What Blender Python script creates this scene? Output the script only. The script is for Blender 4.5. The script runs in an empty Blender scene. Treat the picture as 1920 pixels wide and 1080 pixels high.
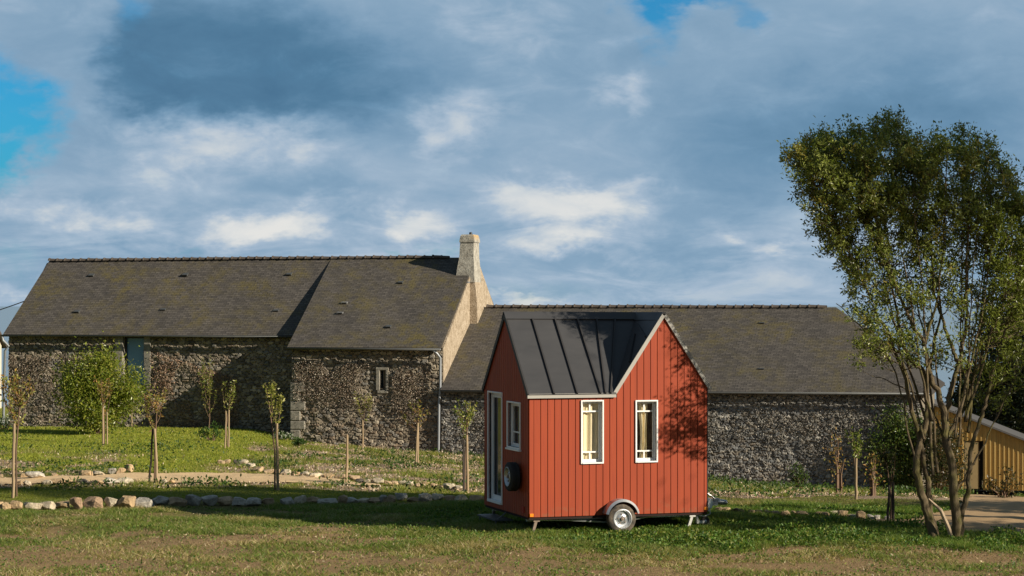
import bpy, bmesh, math, random
import numpy as np
from mathutils import Vector, Matrix

random.seed(7)
RNG = np.random.default_rng(11)
S = bpy.context.scene
COL = S.collection

# ------------------------------------------------------------------ camera numbers
FPX, CX, HY, CAMZ = 4056.0, 960.0, 570.0, 4.26      # focal length and horizon in photo pixels, camera height

def at(px, py, Y):
    return Vector(((px - CX) / FPX * Y, Y, CAMZ - (py - HY) / FPX * Y))

# ------------------------------------------------------------------ noise
def _hash(ix, iy, seed):
    h = (ix.astype(np.int64) * 374761393 + iy.astype(np.int64) * 668265263 + seed * 1442695041) & 0x7fffffff
    h = ((h ^ (h >> 13)) * 1274126177) & 0x7fffffff
    h = h ^ (h >> 16)
    return (h & 0xffffff) / float(0xffffff)

def vnoise(x, y, seed=0):
    x = np.asarray(x, float); y = np.asarray(y, float)
    ix, iy = np.floor(x), np.floor(y)
    fx, fy = x - ix, y - iy
    fx = fx * fx * (3 - 2 * fx); fy = fy * fy * (3 - 2 * fy)
    a = _hash(ix, iy, seed); b = _hash(ix + 1, iy, seed); c = _hash(ix, iy + 1, seed); d = _hash(ix + 1, iy + 1, seed)
    return (a * (1 - fx) + b * fx) * (1 - fy) + (c * (1 - fx) + d * fx) * fy

def fbm(x, y, seed=0, oct=4):
    s, amp, tot = 0, 1.0, 0
    for i in range(oct):
        s = s + amp * vnoise(np.asarray(x) * 2 ** i, np.asarray(y) * 2 ** i, seed + i * 17)
        tot += amp; amp *= .5
    return s / tot

def smooth(a, b, x):
    t = np.clip((np.asarray(x, float) - a) / (b - a), 0, 1)
    return t * t * (3 - 2 * t)

# ------------------------------------------------------------------ object helpers
def tag(o, label=None, cat=None, group=None, kind=None):
    if label: o['label'] = label
    if cat: o['category'] = cat
    if group: o['group'] = group
    if kind: o['kind'] = kind
    return o

def empty(name, loc=(0, 0, 0), rz=0.0):
    o = bpy.data.objects.new(name, None)
    o.location = loc; o.rotation_euler = (0, 0, rz); o.empty_display_size = .2
    COL.objects.link(o)
    return o

def link(name, me, mat, parent=None):
    o = bpy.data.objects.new(name, me)
    COL.objects.link(o)
    if mat: me.materials.append(mat)
    if parent: o.parent = parent
    return o

def mesh_np(name, V, F, tint=None, suv=None, smooth_=False):
    """F: (M,k) int array with constant k."""
    me = bpy.data.meshes.new(name)
    V = np.asarray(V, np.float32); F = np.asarray(F, np.int32)
    m, k = F.shape
    me.vertices.add(len(V)); me.vertices.foreach_set('co', V.ravel())
    me.loops.add(m * k); me.loops.foreach_set('vertex_index', F.ravel())
    me.polygons.add(m); me.polygons.foreach_set('loop_start', np.arange(m, dtype=np.int32) * k)
    me.polygons.foreach_set('use_smooth', np.full(m, bool(smooth_)))
    me.update(calc_edges=True)
    if tint is not None:
        a = me.attributes.new('tint', 'FLOAT_COLOR', 'POINT')
        t = np.ones((len(V), 4), np.float32); t[:, :3] = tint
        a.data.foreach_set('color', t.ravel())
    if suv is not None:
        a = me.attributes.new('suv', 'FLOAT_VECTOR', 'POINT')
        a.data.foreach_set('vector', np.asarray(suv, np.float32).ravel())
    return me

class MB:
    """collects polygons and builds ONE mesh object"""
    def __init__(self): self.v = []; self.f = []
    def poly(self, pts):
        n = len(self.v); self.v += [tuple(p) for p in pts]; self.f.append(tuple(range(n, n + len(pts))))
    def prism(self, pts, d):
        """extrude a planar polygon by vector d"""
        d = Vector(d); a = [Vector(p) for p in pts]; n = len(self.v); k = len(a)
        nrm = Vector((0, 0, 0))
        for i in range(k): nrm += a[i].cross(a[(i + 1) % k])
        if nrm.dot(d) > 0: a.reverse()
        self.v += [tuple(p) for p in a] + [tuple(p + d) for p in a]
        self.f.append(tuple(range(n, n + k)))
        self.f.append(tuple(range(n + 2 * k - 1, n + k - 1, -1)))
        for i in range(k):
            j = (i + 1) % k
            self.f.append((n + j, n + i, n + k + i, n + k + j))
    def box(self, x0, x1, y0, y1, z0, z1):
        self.prism([(x0, y0, z0), (x1, y0, z0), (x1, y1, z0), (x0, y1, z0)], (0, 0, z1 - z0))
    def tube(self, pts, rad, seg=8, cap=True):
        pts = [Vector(p) for p in pts]; n = len(pts)
        if not hasattr(rad, '__len__'): rad = [rad] * n
        base = len(self.v); up = Vector((.13, .31, .94)).normalized(); prev = None
        for i in range(n):
            t = (pts[min(i + 1, n - 1)] - pts[max(i - 1, 0)])
            t = t.normalized() if t.length > 1e-9 else Vector((0, 0, 1))
            if prev is None:
                x = t.orthogonal().normalized()
            else:
                x = prev - t * prev.dot(t)
                x = x.normalized() if x.length > 1e-6 else t.orthogonal().normalized()
            prev = x; y = t.cross(x)
            for k in range(seg):
                a = 2 * math.pi * k / seg
                self.v.append(tuple(pts[i] + (x * math.cos(a) + y * math.sin(a)) * rad[i]))
        for i in range(n - 1):
            for k in range(seg):
                a = base + i * seg + k; b = base + i * seg + (k + 1) % seg
                self.f.append((a, b, b + seg, a + seg))
        if cap:
            self.f.append(tuple(base + k for k in reversed(range(seg))))
            self.f.append(tuple(base + (n - 1) * seg + k for k in range(seg)))
    def lathe(self, c, axis, prof, seg=28):
        """prof: list of (along axis, radius) ; closed if ends have radius 0"""
        c = Vector(c); ax = Vector(axis).normalized(); x = ax.orthogonal().normalized(); y = ax.cross(x)
        base = len(self.v)
        for (h, r) in prof:
            for k in range(seg):
                a = 2 * math.pi * k / seg
                self.v.append(tuple(c + ax * h + (x * math.cos(a) + y * math.sin(a)) * max(r, 1e-4)))
        for i in range(len(prof) - 1):
            for k in range(seg):
                a = base + i * seg + k; b = base + i * seg + (k + 1) % seg
                self.f.append((a, b, b + seg, a + seg))
    def build(self, name, mat, parent=None, smooth_=False, bevel=0):
        me = bpy.data.meshes.new(name); me.from_pydata(self.v, [], self.f); me.update()
        if smooth_: me.polygons.foreach_set('use_smooth', [True] * len(me.polygons))
        o = link(name, me, mat, parent)
        if smooth_:
            try: me.set_sharp_from_angle(angle=math.radians(40))
            except Exception: pass
        if bevel:
            b = o.modifiers.new('edge', 'BEVEL'); b.width = bevel; b.segments = 2; b.limit_method = 'ANGLE'
        return o

# ------------------------------------------------------------------ materials
class NT:
    def __init__(self, name):
        self.m = bpy.data.materials.new(name); self.m.use_nodes = True
        self.t = self.m.node_tree; self.t.nodes.clear()
        self.out = self.n('ShaderNodeOutputMaterial')
    def n(self, typ, **kw):
        nd = self.t.nodes.new(typ)
        for k, v in kw.items(): setattr(nd, k, v)
        return nd
    def l(self, a, b): self.t.links.new(a, b)
    def inp(self, sock, v):
        if isinstance(v, bpy.types.NodeSocket): self.l(v, sock)
        elif isinstance(v, (tuple, list)) and len(v) == 3 and sock.type == 'RGBA': sock.default_value = (*v, 1)
        else: sock.default_value = v
    def math(self, op, a, b=0.0, c=None, clamp=False):
        nd = self.n('ShaderNodeMath', operation=op, use_clamp=clamp)
        self.inp(nd.inputs[0], a); self.inp(nd.inputs[1], b)
        if c is not None: self.inp(nd.inputs[2], c)
        return nd.outputs[0]
    def vmath(self, op, a, b=(0, 0, 0)):
        nd = self.n('ShaderNodeVectorMath', operation=op); self.inp(nd.inputs[0], a); self.inp(nd.inputs[1], b)
        return nd.outputs[0]
    def mix(self, f, a, b, blend='MIX'):
        nd = self.n('ShaderNodeMix', data_type='RGBA', blend_type=blend)
        self.inp(nd.inputs[0], f); self.inp(nd.inputs[6], a); self.inp(nd.inputs[7], b)
        return nd.outputs[2]
    def ramp(self, f, stops, interp='LINEAR'):
        nd = self.n('ShaderNodeValToRGB'); cr = nd.color_ramp; cr.interpolation = interp
        while len(cr.elements) > 1: cr.elements.remove(cr.elements[-1])
        for i, (p, c) in enumerate(stops):
            e = cr.elements[0] if i == 0 else cr.elements.new(p)
            e.position = p; e.color = (*c, 1) if len(c) == 3 else c
        self.inp(nd.inputs[0], f)
        return nd.outputs[0]
    def rng(self, v, a, b, c=0.0, d=1.0):
        nd = self.n('ShaderNodeMapRange', interpolation_type='SMOOTHSTEP')
        self.inp(nd.inputs[0], v); self.inp(nd.inputs[1], a); self.inp(nd.inputs[2], b); self.inp(nd.inputs[3], c); self.inp(nd.inputs[4], d)
        return nd.outputs[0]
    def noise(self, vec, scale, detail=4, rough=.55, dist=0.0, col=False):
        nd = self.n('ShaderNodeTexNoise'); self.inp(nd.inputs['Vector'], vec)
        nd.inputs['Scale'].default_value = scale; nd.inputs['Detail'].default_value = detail
        nd.inputs['Roughness'].default_value = rough; nd.inputs['Distortion'].default_value = dist
        return nd.outputs['Color'] if col else nd.outputs['Fac']
    def obj(self): return self.n('ShaderNodeTexCoord').outputs['Object']
    def pos(self): return self.n('ShaderNodeNewGeometry').outputs['Position']
    def attr(self, name, which='Color'): return self.n('ShaderNodeAttribute', attribute_name=name).outputs[which]
    def map(self, vec, scale=(1, 1, 1), loc=(0, 0, 0)):
        nd = self.n('ShaderNodeMapping'); self.inp(nd.inputs[0], vec); nd.inputs[3].default_value = scale; nd.inputs[1].default_value = loc
        return nd.outputs[0]
    def bump(self, h, strength=.5, dist=.02):
        nd = self.n('ShaderNodeBump'); nd.inputs['Strength'].default_value = strength; nd.inputs['Distance'].default_value = dist
        self.inp(nd.inputs['Height'], h); return nd.outputs[0]
    def princ(self, col, rough=.7, metal=0.0, spec=.4, normal=None, **kw):
        nd = self.n('ShaderNodeBsdfPrincipled')
        self.inp(nd.inputs['Base Color'], col); self.inp(nd.inputs['Roughness'], rough); self.inp(nd.inputs['Metallic'], metal)
        self.inp(nd.inputs['Specular IOR Level'], spec)
        if normal is not None: self.l(normal, nd.inputs['Normal'])
        for k, v in kw.items(): self.inp(nd.inputs[k], v)
        self.l(nd.outputs[0], self.out.inputs[0])
        return self.m

def simple(name, col, rough=.6, metal=0.0, spec=.4, var=.15, scale=6, bump=0.0, bscale=40):
    t = NT(name); p = t.obj()
    f = t.noise(p, scale, 5)
    c = t.mix(f, tuple(x * (1 - var) for x in col), tuple(min(1, x * (1 + var)) for x in col))
    nm = t.bump(t.noise(p, bscale, 4), bump, .01) if bump else None
    return t.princ(c, rough, metal, spec, nm)

def leaf_mat(name, trans=.35, rough=.5, gain=1.0):
    t = NT(name)
    c = t.attr('tint')
    if gain != 1.0: c = t.mix(1.0, c, (gain, gain, gain), 'MULTIPLY')
    pb = t.n('ShaderNodeBsdfPrincipled'); t.l(c, pb.inputs['Base Color']); pb.inputs['Roughness'].default_value = rough
    pb.inputs['Specular IOR Level'].default_value = .35
    tr = t.n('ShaderNodeBsdfTranslucent'); t.l(t.mix(1.0, c, (1.0, 1.12, .6), 'MULTIPLY'), tr.inputs[0])
    mx = t.n('ShaderNodeMixShader'); mx.inputs[0].default_value = trans
    t.l(pb.outputs[0], mx.inputs[1]); t.l(tr.outputs[0], mx.inputs[2]); t.l(mx.outputs[0], t.out.inputs[0])
    return t.m

M = {}
def make_materials():
    # painted boards
    t = NT('red_paint'); p = t.obj()
    oi = t.noise(t.map(p, (7.4, 7.4, .25)), 1.0, 2)
    w = t.noise(t.map(p, (60, 60, 2.0)), 1.0, 4)
    c = t.mix(oi, (.245, .034, .008), (.365, .054, .011))
    c = t.mix(t.rng(w, .45, .8), c, (.26, .034, .010))
    st = t.rng(t.noise(t.map(p, (9, 9, 1.2)), 1.0, 5), .58, .8, 0, .25)
    c = t.mix(st, c, (.25, .045, .03))
    zz = t.n('ShaderNodeSeparateXYZ'); t.l(p, zz.inputs[0])
    mud = t.math('MULTIPLY', t.rng(zz.outputs[2], .65, .30), t.rng(t.noise(p, 8, 6, .7), .48, .70))
    c = t.mix(t.math('MULTIPLY', mud, .55), c, (.20, .10, .05))
    M['red'] = t.princ(c, .58, 0, .35, t.bump(w, .25, .004))
    M['dark_core'] = simple('dark_membrane', (.02, .008, .006), .9)
    # standing seam roof
    t = NT('dark_metal_roof'); p = t.obj()
    n = t.noise(p, 1.8, 3); n2 = t.noise(t.map(p, (3, 3, 12)), 1, 3)
    M['roofmetal'] = t.princ(t.mix(n2, (.041, .041, .043), (.057, .056, .058)), t.rng(n, .2, .8, .42, .58), 0, .35, t.bump(n, .25, .02))
    M['trim'] = simple('grey_trim', (.36, .345, .31), .55, var=.08)
    M['darktrim'] = simple('dark_trim', (.030, .028, .028), .55)
    M['white'] = simple('white_paint', (.80, .80, .78), .45, var=.05)
    M['zinc'] = simple('galvanised_steel', (.52, .53, .54), .38, .75, var=.2, scale=14)
    M['steel_white'] = simple('pale_painted_steel', (.55, .54, .50), .5, .3, var=.2, scale=9)
    M['rust'] = simple('rusty_steel', (.26, .20, .15), .7, .3, var=.5, scale=9)
    t = NT('tyre_rubber'); p = t.obj()
    d = t.noise(p, 9, 5)
    M['rubber'] = t.princ(t.mix(t.rng(d, .35, .7), (.045, .04, .036), (.17, .135, .10)), .85, 0, .2, t.bump(t.noise(p, 60, 2), .3, .004))
    M['rubber_clean'] = simple('black_rubber', (.018, .018, .018), .8, var=.3)
    M['amber'] = simple('amber_reflector', (.85, .25, .02), .25, spec=.6)
    M['black'] = simple('black_plastic', (.02, .02, .02), .5)
    # glass
    t = NT('window_glass')
    gl = t.n('ShaderNodeBsdfGlossy'); gl.inputs['Roughness'].default_value = .02
    trn = t.n('ShaderNodeBsdfTransparent'); trn.inputs[0].default_value = (.95, .95, .95, 1)
    lw = t.n('ShaderNodeLayerWeight'); lw.inputs[0].default_value = .5
    mx = t.n('ShaderNodeMixShader'); t.l(t.math('ADD', t.math('MULTIPLY', t.math('POWER', lw.outputs['Facing'], 4.0), .6), .03), mx.inputs[0]); t.l(trn.outputs[0], mx.inputs[1]); t.l(gl.outputs[0], mx.inputs[2])
    t.l(mx.outputs[0], t.out.inputs[0]); M['glass'] = t.m
    t = NT('dark_glass'); M['darkglass'] = t.princ((.02, .03, .035), .06, 0, .7, t.bump(t.noise(t.obj(), 2, 1), .05, .02))
    t = NT('barn_glass'); M['barnglass'] = t.princ((.13, .28, .42), .3, 0, .6)
    t = NT('curtain_cloth'); p = t.obj()
    c = t.mix(t.noise(t.map(p, (80, 80, 3)), 1, 2), (.80, .68, .42), (.90, .79, .54))
    M['curtain'] = t.princ(c, .9, 0, .1)
    # slate roof
    t = NT('mossy_slate'); suv = t.attr('suv', 'Vector'); p = t.pos()
    wob = t.vmath('ADD', suv, t.vmath('SCALE', t.noise(suv, 3, 2, col=True), (0, 0, 0)))
    br = t.n('ShaderNodeTexBrick'); t.l(suv, br.inputs['Vector'])
    br.inputs['Scale'].default_value = 1.0; br.inputs['Brick Width'].default_value = .22; br.inputs['Row Height'].default_value = .115
    br.inputs['Mortar Size'].default_value = .012; br.inputs['Mortar Smooth'].default_value = .3; br.inputs['Bias'].default_value = 0
    br.inputs['Color1'].default_value = (.0, .0, .0, 1); br.inputs['Color2'].default_value = (1, 1, 1, 1); br.inputs['Mortar'].default_value = (.3, .3, .3, 1)
    base = t.mix(br.outputs['Color'], (.062, .055, .049), (.110, .097, .084))
    n1 = t.noise(suv, .55, 6, .62); n2 = t.noise(suv, 2.3, 6, .7); n3 = t.noise(suv, 9, 4, .7)
    moss = t.math('MULTIPLY', t.rng(n1, .40, .66), t.rng(n2, .38, .62))
    moss = t.math('MULTIPLY', moss, t.math('ADD', .35, t.attr('tint', 'Fac')))
    c = t.mix(t.math('MULTIPLY', moss, 1.0, clamp=True), base, t.mix(n3, (.085, .073, .030), (.165, .130, .048)))
    c = t.mix(t.rng(n2, .56, .78, 0, .55), c, (.036, .038, .042))
    c = t.mix(t.rng(t.noise(suv, 14, 3, .8), .66, .76, 0, .75), c, (.20, .19, .17))
    c = t.mix(t.math('MULTIPLY', br.outputs['Fac'], .55), c, (.018, .016, .014))
    sep = t.n('ShaderNodeSeparateXYZ'); t.l(suv, sep.inputs[0])
    fr = t.math('FRACT', t.math('DIVIDE', sep.outputs[1], .115))
    h = t.math('ADD', t.math('MULTIPLY', fr, -.8), t.math('ADD', t.math('MULTIPLY', br.outputs['Color'], .5), t.math('MULTIPLY', n3, .8)))
    M['slate'] = t.princ(c, .8, 0, .25, t.bump(h, .75, .03))
    M['ridge'] = simple('ridge_tile_clay', (.085, .068, .055), .85, var=.5, scale=4)
    # stone: per stone colour in 'tint'
    t = NT('rubble_stone'); p = t.obj()
    a = t.noise(p, 7, 6, .7); b = t.noise(p, 26, 4, .7)
    c = t.mix(1.0, t.attr('tint'), t.ramp(a, [(.25, (.45, .45, .47)), (.5, (.95, .95, .95)), (.75, (1.35, 1.28, 1.15))]), 'MULTIPLY')
    c = t.mix(t.rng(b, .58, .74, 0, .5), c, (.33, .30, .26))
    c = t.mix(t.rng(t.noise(p, 1.1, 4), .55, .75, 0, .45), c, (.055, .052, .048))
    M['stone'] = t.princ(c, .92, 0, .15, t.bump(t.math('ADD', a, t.math('MULTIPLY', b, .6)), .9, .035))
    t = NT('limewashed_stone'); p = t.obj()
    a = t.noise(p, 5, 6, .7); b = t.noise(p, 17, 4, .7)
    c = t.ramp(a, [(.3, (.24, .19, .13)), (.5, (.38, .31, .225)), (.7, (.50, .425, .33))])
    c = t.mix(t.rng(b, .50, .64, 0, .75), c, (.20, .145, .09))
    M['lime'] = t.princ(c, .9, 0, .15, t.bump(t.math('ADD', a, b), .8, .04))
    t = NT('lichen_stone'); p = t.obj()
    a = t.noise(p, 5, 6, .7); b = t.noise(p, 14, 5, .75); z = t.n('ShaderNodeSeparateXYZ'); t.l(p, z.inputs[0])
    c = t.ramp(a, [(.3, (.22, .20, .17)), (.5, (.36, .34, .29)), (.7, (.48, .46, .40))])
    c = t.mix(t.rng(b, .52, .66, 0, .7), c, (.15, .15, .13))
    top = t.math('MULTIPLY', t.rng(z.outputs[2], 8.72, 9.05), t.rng(t.math('ADD', t.math('ADD', a, b), t.math('MULTIPLY', t.math('SUBTRACT', z.outputs[0], 3.05), 1.3)), 1.0, 1.35))
    c = t.mix(t.math('MULTIPLY', top, .85), c, (.46, .26, .04))
    M['lichen'] = t.princ(c, .92, 0, .15, t.bump(t.math('ADD', a, b), .8, .035))
    t = NT('granite_block'); p = t.obj()
    a = t.noise(p, 6, 6, .7)
    M['granite'] = t.princ(t.ramp(a, [(.3, (.16, .145, .12)), (.55, (.26, .24, .20)), (.75, (.36, .33, .27))]), .9, 0, .15, t.bump(a, .6, .03))
    M['zincdark'] = simple('weathered_zinc', (.10, .105, .105), .5, .4, var=.25)
    M['pipe'] = simple('pale_zinc_pipe', (.27, .285, .30), .45, .3, var=.15)
    # wood
    t = NT('stake_wood'); p = t.obj()
    g = t.noise(t.map(p, (40, 40, 3)), 1, 4)
    M['stake'] = t.princ(t.mix(g, (.22, .15, .085), (.42, .32, .20)), .85, 0, .2, t.bump(g, .5, .01))
    M['darkstake'] = simple('tarred_wood', (.045, .035, .026), .85, var=.4, scale=12)
    t = NT('larch_boards'); p = t.obj()
    pl = t.noise(t.map(p, (5, 5, .12)), 1, 1); g = t.noise(t.map(p, (50, 50, 2)), 1, 4)
    c = t.mix(pl, (.36, .235, .075), (.54, .385, .15)); c = t.mix(t.rng(g, .5, .8, 0, .5), c, (.26, .14, .045))
    M['larch'] = t.princ(c, .75, 0, .2, t.bump(g, .3, .006))
    t = NT('bark'); p = t.obj()
    g = t.noise(t.map(p, (16, 16, 4)), 1, 6, .7); m = t.noise(p, 3, 4)
    c = t.mix(g, (.042, .032, .020), (.19, .145, .085)); c = t.mix(t.rng(m, .46, .62, 0, .7), c, (.095, .088, .026))
    M['bark'] = t.princ(c, .9, 0, .15, t.bump(g, .9, .03))
    M['palewood'] = simple('bare_broken_wood', (.40, .30, .20), .8, var=.3, scale=10)
    M['twig'] = simple('young_bark', (.15, .095, .06), .85, var=.4, scale=8)
    M['leaf'] = leaf_mat('leaf', .38, .34)
    M['grassleaf'] = leaf_mat('grass_blade', .40, .5)
    M['dryleaf'] = leaf_mat('dry_leaf', .12, .8)
    # rocks
    t = NT('field_rock'); p = t.obj()
    oc = t.n('ShaderNodeObjectInfo').outputs['Color']
    a = t.noise(p, 7, 6, .7); b = t.noise(p, 22, 5, .7)
    c = t.mix(1.0, oc, t.ramp(a, [(.25, (.45, .45, .45)), (.5, (.95, .93, .9)), (.75, (1.45, 1.4, 1.3))]), 'MULTIPLY')
    c = t.mix(t.rng(b, .6, .75, 0, .55), c, (.09, .075, .055))
    M['rock'] = t.princ(c, .92, 0, .15, t.bump(t.math('ADD', a, b), .8, .03))
    # ground
    t = NT('field_ground'); p = t.pos(); mk = t.attr('tint')
    sp = t.n('ShaderNodeSeparateColor'); t.l(mk, sp.inputs[0])
    n1 = t.noise(p, .5, 6, .65); n2 = t.noise(p, 3.2, 6, .7); n3 = t.noise(p, 17, 5, .75); n4 = t.noise(t.map(p, (1, 1, 1)), 60, 3, .7)
    soil = t.mix(n3, (.235, .150, .072), (.40, .275, .145))
    soil = t.mix(t.rng(n4, .58, .72, 0, .8), soil, (.34, .29, .20))
    soil = t.mix(t.rng(n2, .56, .76, 0, .6), soil, (.13, .085, .045))
    turf = t.mix(n3, (.11, .105, .028), (.22, .195, .065))
    turf = t.mix(t.rng(n2, .42, .7, 0, .7), turf, (.13, .105, .045))
    lawn = t.mix(n3, (.15, .175, .024), (.25, .26, .045))
    mulch = t.mix(n3, (.19, .125, .08), (.46, .34, .235))
    mulch = t.mix(t.rng(n4, .5, .62, 0, .7), mulch, (.44, .34, .25))
    d = t.math('ADD', sp.outputs[0], t.math('MULTIPLY', t.math('SUBTRACT', n2, .5), .9))
    c = t.mix(t.rng(d, .35, .65), turf, soil)
    c = t.mix(t.rng(t.math('ADD', sp.outputs[1], t.math('MULTIPLY', t.math('SUBTRACT', n2, .5), .5)), .35, .65), c, lawn)
    c = t.mix(t.rng(t.math('ADD', sp.outputs[2], t.math('MULTIPLY', t.math('SUBTRACT', n2, .5), .7)), .35, .65), c, mulch)
    M['ground'] = t.princ(c, .95, 0, .1, t.bump(t.math('ADD', n3, n4), .9, .05))
    t = NT('sandy_path'); p = t.pos()
    n2 = t.noise(p, 2, 6, .7); n3 = t.noise(p, 25, 5, .7)
    c = t.mix(n2, (.54, .375, .20), (.68, .50, .30)); c = t.mix(t.rng(n3, .55, .75, 0, .5), c, (.25, .17, .10))
    M['sand'] = t.princ(c, .95, 0, .1, t.bump(n3, .6, .03))
    t = NT('sea_water'); p = t.pos()
    M['sea'] = t.princ((.23, .33, .43), .6, 0, .4, t.bump(t.noise(t.map(p, (.02, .05, 1)), 1, 4), .3, 1.0))
    M['plaster'] = simple('pale_render', (.55, .47, .38), .9, var=.15)
    M['cable'] = simple('black_cable', (.012, .012, .012), .6)
make_materials()

# ------------------------------------------------------------------ terrain
TAN = math.tan(math.radians(14)); CT, ST = math.cos(math.radians(14)), math.sin(math.radians(14))
def yfac(X): return 85 - (np.asarray(X, float) + 2.724) * TAN
def terr(X, Y, fine=True):
    X = np.asarray(X, float); Y = np.asarray(Y, float)
    yf = np.clip(yfac(X), 70, 100)
    zf = np.interp(X, [-40, -21, -14, -10.6, -8.6, -2.7, 7.5, 13.5, 20, 30], [-.85, -.88, -.80, -.86, -1.2, -1.58, -2.50, -3.02, -3.5, -3.7])
    t = (Y - 47) / (yf - 47)
    z = zf * np.clip(t, 0, 1)
    z = z - np.clip(Y - yf, 0, 40) * .02 - smooth(120, 420, Y) * 60
    r = smooth(60, 200, np.abs(X)) * 0
    if fine:
        near = smooth(140, 60, Y)
        z = z + near * ((fbm(X * .35, Y * .35, 5, 3) - .5) * .22 + (fbm(X * 2.2, Y * 2.2, 9, 3) - .5) * .06)
    return z + r

def ground_at(px, py, lo=24.0, hi=110.0):
    Y = np.arange(lo, hi, .05); X = (px - CX) / FPX * Y
    zr = CAMZ - (py - HY) / FPX * Y
    d = zr - terr(X, Y)
    i = np.nonzero(d <= 0)[0]
    i = int(i[0]) if len(i) else len(Y) - 1
    return Vector((float(X[i]), float(Y[i]), float(terr(X[i], Y[i]))))

def inpoly(X, Y, poly):
    X = np.asarray(X); Y = np.asarray(Y); r = np.zeros(X.shape, bool); n = len(poly)
    for i in range(n):
        x0, y0 = poly[i]; x1, y1 = poly[(i + 1) % n]
        c = ((y0 > Y) != (y1 > Y))
        with np.errstate(divide='ignore', invalid='ignore'):
            r ^= c & (X < (x1 - x0) * (Y - y0) / (y1 - y0 + 1e-12) + x0)
    return r

def pix(X, Y, Z): return CX + X / Y * FPX, HY + (CAMZ - Z) / Y * FPX

PATH_PX = [(-60, 899), (0, 898), (60, 896), (140, 894), (200, 891), (245, 888), (330, 888.5), (420, 888), (500, 890), (560, 894), (610, 899), (660, 904), (700, 908), (760, 914), (700, 914), (620, 910), (560, 908), (480, 907), (300, 906), (200, 907), (100, 909), (0, 911), (-60, 912)]
YARD_PX = [(1600, 972), (1700, 977), (1790, 955), (1812, 929), (1860, 930), (1920, 936), (2060, 948), (2060, 1016), (1920, 1009), (1805, 1001), (1700, 987), (1600, 981)]
PATH = [tuple(ground_at(*p)[:2]) for p in PATH_PX]
YARD = [tuple(ground_at(*p)[:2]) for p in YARD_PX]

def masks(X, Y):
    """dirt, lawn, mulch weights of the ground (where which ground cover grows)"""
    Z = terr(X, Y, False); px, py = pix(X, np.maximum(Y, 5), Z)
    n = fbm(X * .45, Y * .45, 31, 4); n2 = fbm(X * 1.1, Y * .8, 77, 4)
    fore = smooth(46.3, 45.0, Y)
    lush = smooth(-1.5, 3.5, X + (Y - 38) * .5) * smooth(36.0, 37.6, Y - .12 * np.clip(X, -8, 8) + (n2 - .5) * 3)
    dirt = fore * (smooth(44.5, 37, Y + (n - .5) * 10) * .95 - .1) * (1 - lush)
    dirt = dirt + fore * smooth(.52, .64, fbm(X * .35, Y * 1.1, 78, 4)) * .55 * (1 - lush)
    bank = smooth(47.5, 49, Y)
    lawn = bank * smooth(-7.0, -9.5, X + (n - .5) * 4) * smooth(56, 60, Y) 
    lawn = np.clip(lawn + smooth(46.6, 47.4, Y) * (1 - smooth(50.5, 52.5, Y)) * smooth(3.5, .5, X), 0, 1)
    mul = bank * (1 - lawn) * smooth(.38, .52, n2)
    left = bank * smooth(-10.5, -12.0, X) * smooth(72, 64, Y) * smooth(52, 54, Y)
    mul = np.clip(mul + left * smooth(.42, .55, n2) * .9, 0, 1); lawn = lawn * (1 - .9 * left * smooth(.38, .5, n2))
    return np.clip(dirt, 0, 1), np.clip(lawn, 0, 1), mul, np.clip(lush * fore, 0, 1)

def build_ground():
    xs = np.concatenate([[-6000, -2500, -900, -300, -120, -60, -40], np.arange(-27, 27.01, .2), [40, 60, 120, 300, 900, 2500, 6000]])
    ys = np.concatenate([[-400, -100, -20, 5, 15, 24, 28], np.arange(30, 56, .13), np.arange(56, 100, .35), [104, 110, 120, 140, 170, 220, 300, 420, 700, 1500, 4000, 9000]])
    X, Y = np.meshgrid(xs, ys, indexing='xy'); nx, ny = len(xs), len(ys)
    Z = terr(X, Y); Z = np.where(Y > 430, -62, Z)
    d, l, m, lu = masks(X, Y)
    i = np.arange(nx * ny).reshape(ny, nx)
    F = np.stack([i[:-1, :-1], i[:-1, 1:], i[1:, 1:], i[1:, :-1]], -1).reshape(-1, 4)
    V = np.stack([X, Y, Z], -1).reshape(-1, 3)
    me = mesh_np('ground', V, F, tint=np.stack([d, l, m], -1).reshape(-1, 3), smooth_=True)
    tag(link('ground', me, M['ground']), 'dry brown and green field sloping down to the stone barns', 'ground', kind='structure')
    M['yard'] = simple('packed_earth', (.38, .25, .125), .95, var=.3, scale=3, bump=.5)
    for nm, poly, lab in (('path', PATH, 'sandy path curving between stone borders in front of the barns'), ('driveway', YARD, 'bare sandy yard in front of the timber shed')):
        px = [p[0] for p in poly]; py = [p[1] for p in poly]
        gx = np.arange(min(px), max(px), .12); gy = np.arange(min(py), max(py), .12)
        X, Y = np.meshgrid(gx, gy); ny, nx = X.shape
        i = np.arange(nx * ny).reshape(ny, nx)
        jx = (fbm(X * 1.3, Y * 1.3, 3) - .5) * .5
        ok = inpoly(X + jx, Y + jx, poly)
        fk = ok[:-1, :-1] & ok[:-1, 1:] & ok[1:, 1:] & ok[1:, :-1]
        F = np.stack([i[:-1, :-1], i[:-1, 1:], i[1:, 1:], i[1:, :-1]], -1)[fk]
        V = np.stack([X, Y, terr(X, Y) + .035], -1).reshape(-1, 3)
        used = np.unique(F); re = np.full(len(V), -1); re[used] = np.arange(len(used))
        tag(link(nm, mesh_np(nm, V[used], re[F], smooth_=True), M['sand' if nm == 'path' else 'yard']), lab, nm, kind='structure')
    w = MB(); w.poly([(-20000, 280, -30), (20000, 280, -30), (20000, 30000, -30), (-20000, 30000, -30)])
    tag(w.build('sea', M['sea']), 'distant blue sea beyond the barns', 'sea', kind='structure')
build_ground()

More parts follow.
